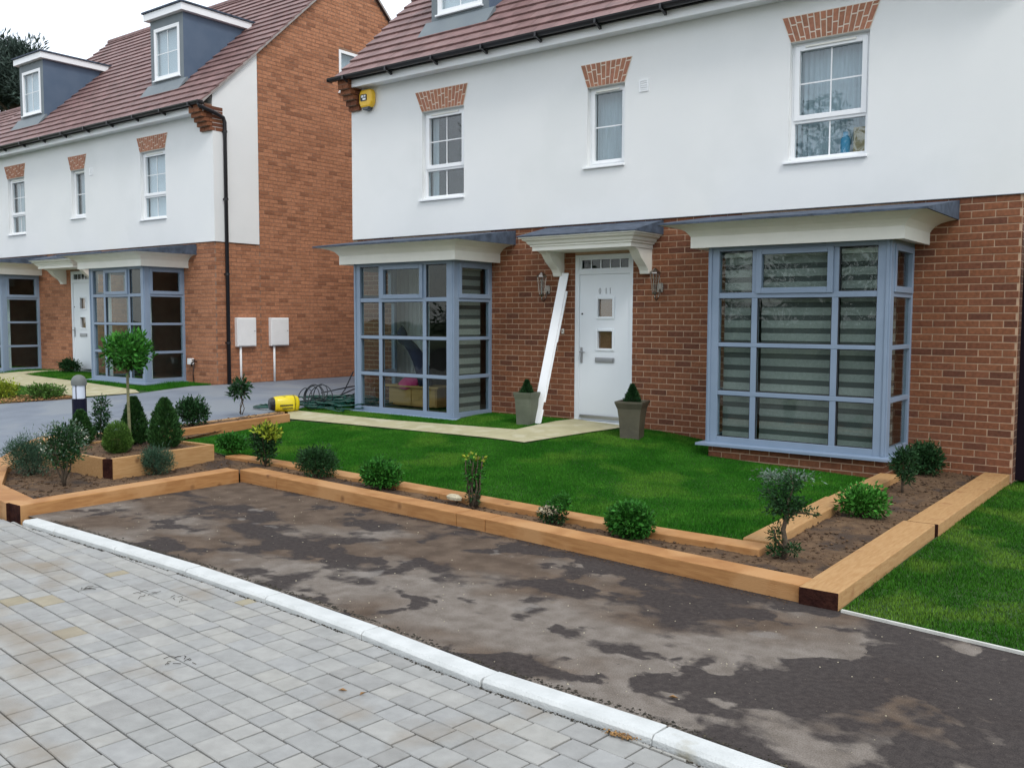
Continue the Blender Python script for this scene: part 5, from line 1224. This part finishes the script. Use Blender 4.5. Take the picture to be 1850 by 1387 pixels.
# ------------------------------------------------------------------ small debris, stones, leaves
def small_leaf(x, y, z, s, rot, lab):
    m = MB(); m.v = [(-s, 0, .002), (-s*.2, s*.45, .010), (s, 0, .004), (-s*.1, -s*.4, .012), (0, 0, .001)]; m.f = [(0, 4, 1), (1, 4, 2), (2, 4, 3), (3, 4, 0)]; m.mi = [0]*4
    o = obj('fallen_leaf', m, 'dry_leaf', loc=(x, y, z), label=lab, category='leaf', group='fallen leaves'); o.rotation_euler = (0, 0, rot)
small_leaf(-1.13, -7.75, -.030, .024, .4, 'brown fallen leaf on the paving, left one of the pair near the kerb')
small_leaf(-1.03, -7.72, -.030, .020, 1.6, 'brown fallen leaf on the paving, right one of the pair near the kerb')
small_leaf(.15, -6.96, .004, .022, .2, 'orange fallen leaf alone on the tarmac')
cl = np.array([(x, kerb_y(x)+.075+abs(random.gauss(0, .02)), .001) for x in np.random.uniform(-5.6, 1.6, 2600)]); clods('kerb_grit', cl, .002, .011, 'debris', kind='stuff', label='dark grit lying along the back of the kerb', category='grit')
cl = np.array([(x, kerb_y(x)-.072-abs(random.gauss(0, .008)), -.034) for x in np.random.uniform(-5.6, 1.6, 1500)]); clods('gutter_grit', cl, .002, .009, 'debris', kind='stuff', label='dark grit in the joint in front of the kerb', category='grit')
cl = scatter([(-6, -6.85), (3, -7.3), (3, -5.6), (.3, -5.35), (-5.7, -4.9)], 700, 0, hf=lambda x, y: x*0+.001); clods('tarmac_grit', cl, .001, .006, 'stone_pale', kind='stuff', label='pale grit scattered on the tarmac', category='grit')
cl = np.array([(.12+random.gauss(0, .03), -7.37+random.gauss(0, .012), -.028+abs(random.gauss(0, .004))) for _ in range(160)]); clods('moss_clump', cl, .003, .010, 'dry_leaf', kind='stuff', label='clump of dead moss at the foot of the kerb', category='moss')
for k, (x, y, n_) in enumerate([(-3.22, -7.45, 7), (-2.97, -7.41, 6), (-2.05, -7.98, 9), (-3.62, -7.62, 6), (-.35, -8.35, 5)]):
    m = MB()
    for q in range(n_):
        a = random.uniform(0, 6.28); L = random.uniform(.02, .06); cx, cy = x+random.gauss(0, .04), y+random.gauss(0, .03)
        m.tube([(cx, cy, -.029), (cx+L*.5*math.cos(a), cy+L*.5*math.sin(a), -.024), (cx+L*math.cos(a+.4), cy+L*math.sin(a+.4), -.029)], .0016, 4)
    obj('twigs', m, 'debris', kind='stuff', label='scatter of tiny dark twigs on the grey paving', category='twigs')
m = MB(); m.lathe([(.001, -.01), (.045, .0), (.05, .03), (.03, .055), (.001, .06)], 0, 0, 7); o = obj('stone', m, 'stone_pale', loc=(-3.26, -4.50, .10), smooth=False, label='pale stone lying beside the twiggy shrub', category='stone'); o.scale = (1.9, .8, .8); o.rotation_euler = (0, 0, -.1)

# ------------------------------------------------------------------ trees across the road (behind the camera; they show in the window panes)
for k, (x, y, h, wd) in enumerate([(-20, -34, 13, 5.5), (-11.5, -31, 11, 4.6), (-3.5, -35, 14, 5.5), (6, -33, 12, 5), (15, -30, 11, 4.5), (-29, -31, 12, 5)]):
    t = plant('roadside_tree', x, y, 0, 'dark tree across the road, seen only as a reflection in the window panes', 'tree', 'trees reflected in the windows')
    stems(t, [([(0, 0, -.1), (.1, 0, h*.4), (0, .1, h*.8)], .28, .1)], 'bark', 'trunk')
    bl = [(wd*.55*math.cos(q*2.4)*random.random()**.5, wd*.55*math.sin(q*2.4)*random.random()**.5, h*(.06+.88*q/14), wd*.38*(1.15-.6*q/14), wd*.38*(1.15-.6*q/14), h*.10) for q in range(15)]
    crown(t, 'crown', bl, 11000, .26, .4, 'leaf_dark', up=.3, shell=.3)
# ------------------------------------------------------------------ pine behind the left house
t = plant('pine_tree', -38.9, 8.2, -.4, 'dark pine tree rising behind the roof of the left house', 'tree')
stems(t, [([(0, 0, -.4), (.2, 0, 5), (0, .2, 9), (.3, 0, 12.2)], .35, .12)]+[(wig((.1, 0, 8+k*.4), (1.2*math.cos(k*1.9), 1.2*math.sin(k*1.9), 9.6+k*.3), 4, .15), .08, .03) for k in range(8)], 'bark', 'trunk')
bl = []
for k in range(34):
    a = k*2.4; r = 1.7*math.sqrt(random.random()); bl.append((r*math.cos(a), r*math.sin(a), 11.5+1.9*max(.15, 1-(r/2.0)**2)*random.random()-.5*random.random(), .95, .95, .6))
crown(t, 'crown', bl, 30000, .24, .22, 'leaf_pine_hazy', up=.5, spread=.7, shell=.2, lump=.3)  # needle tone lightened, putting distance haze into the colour
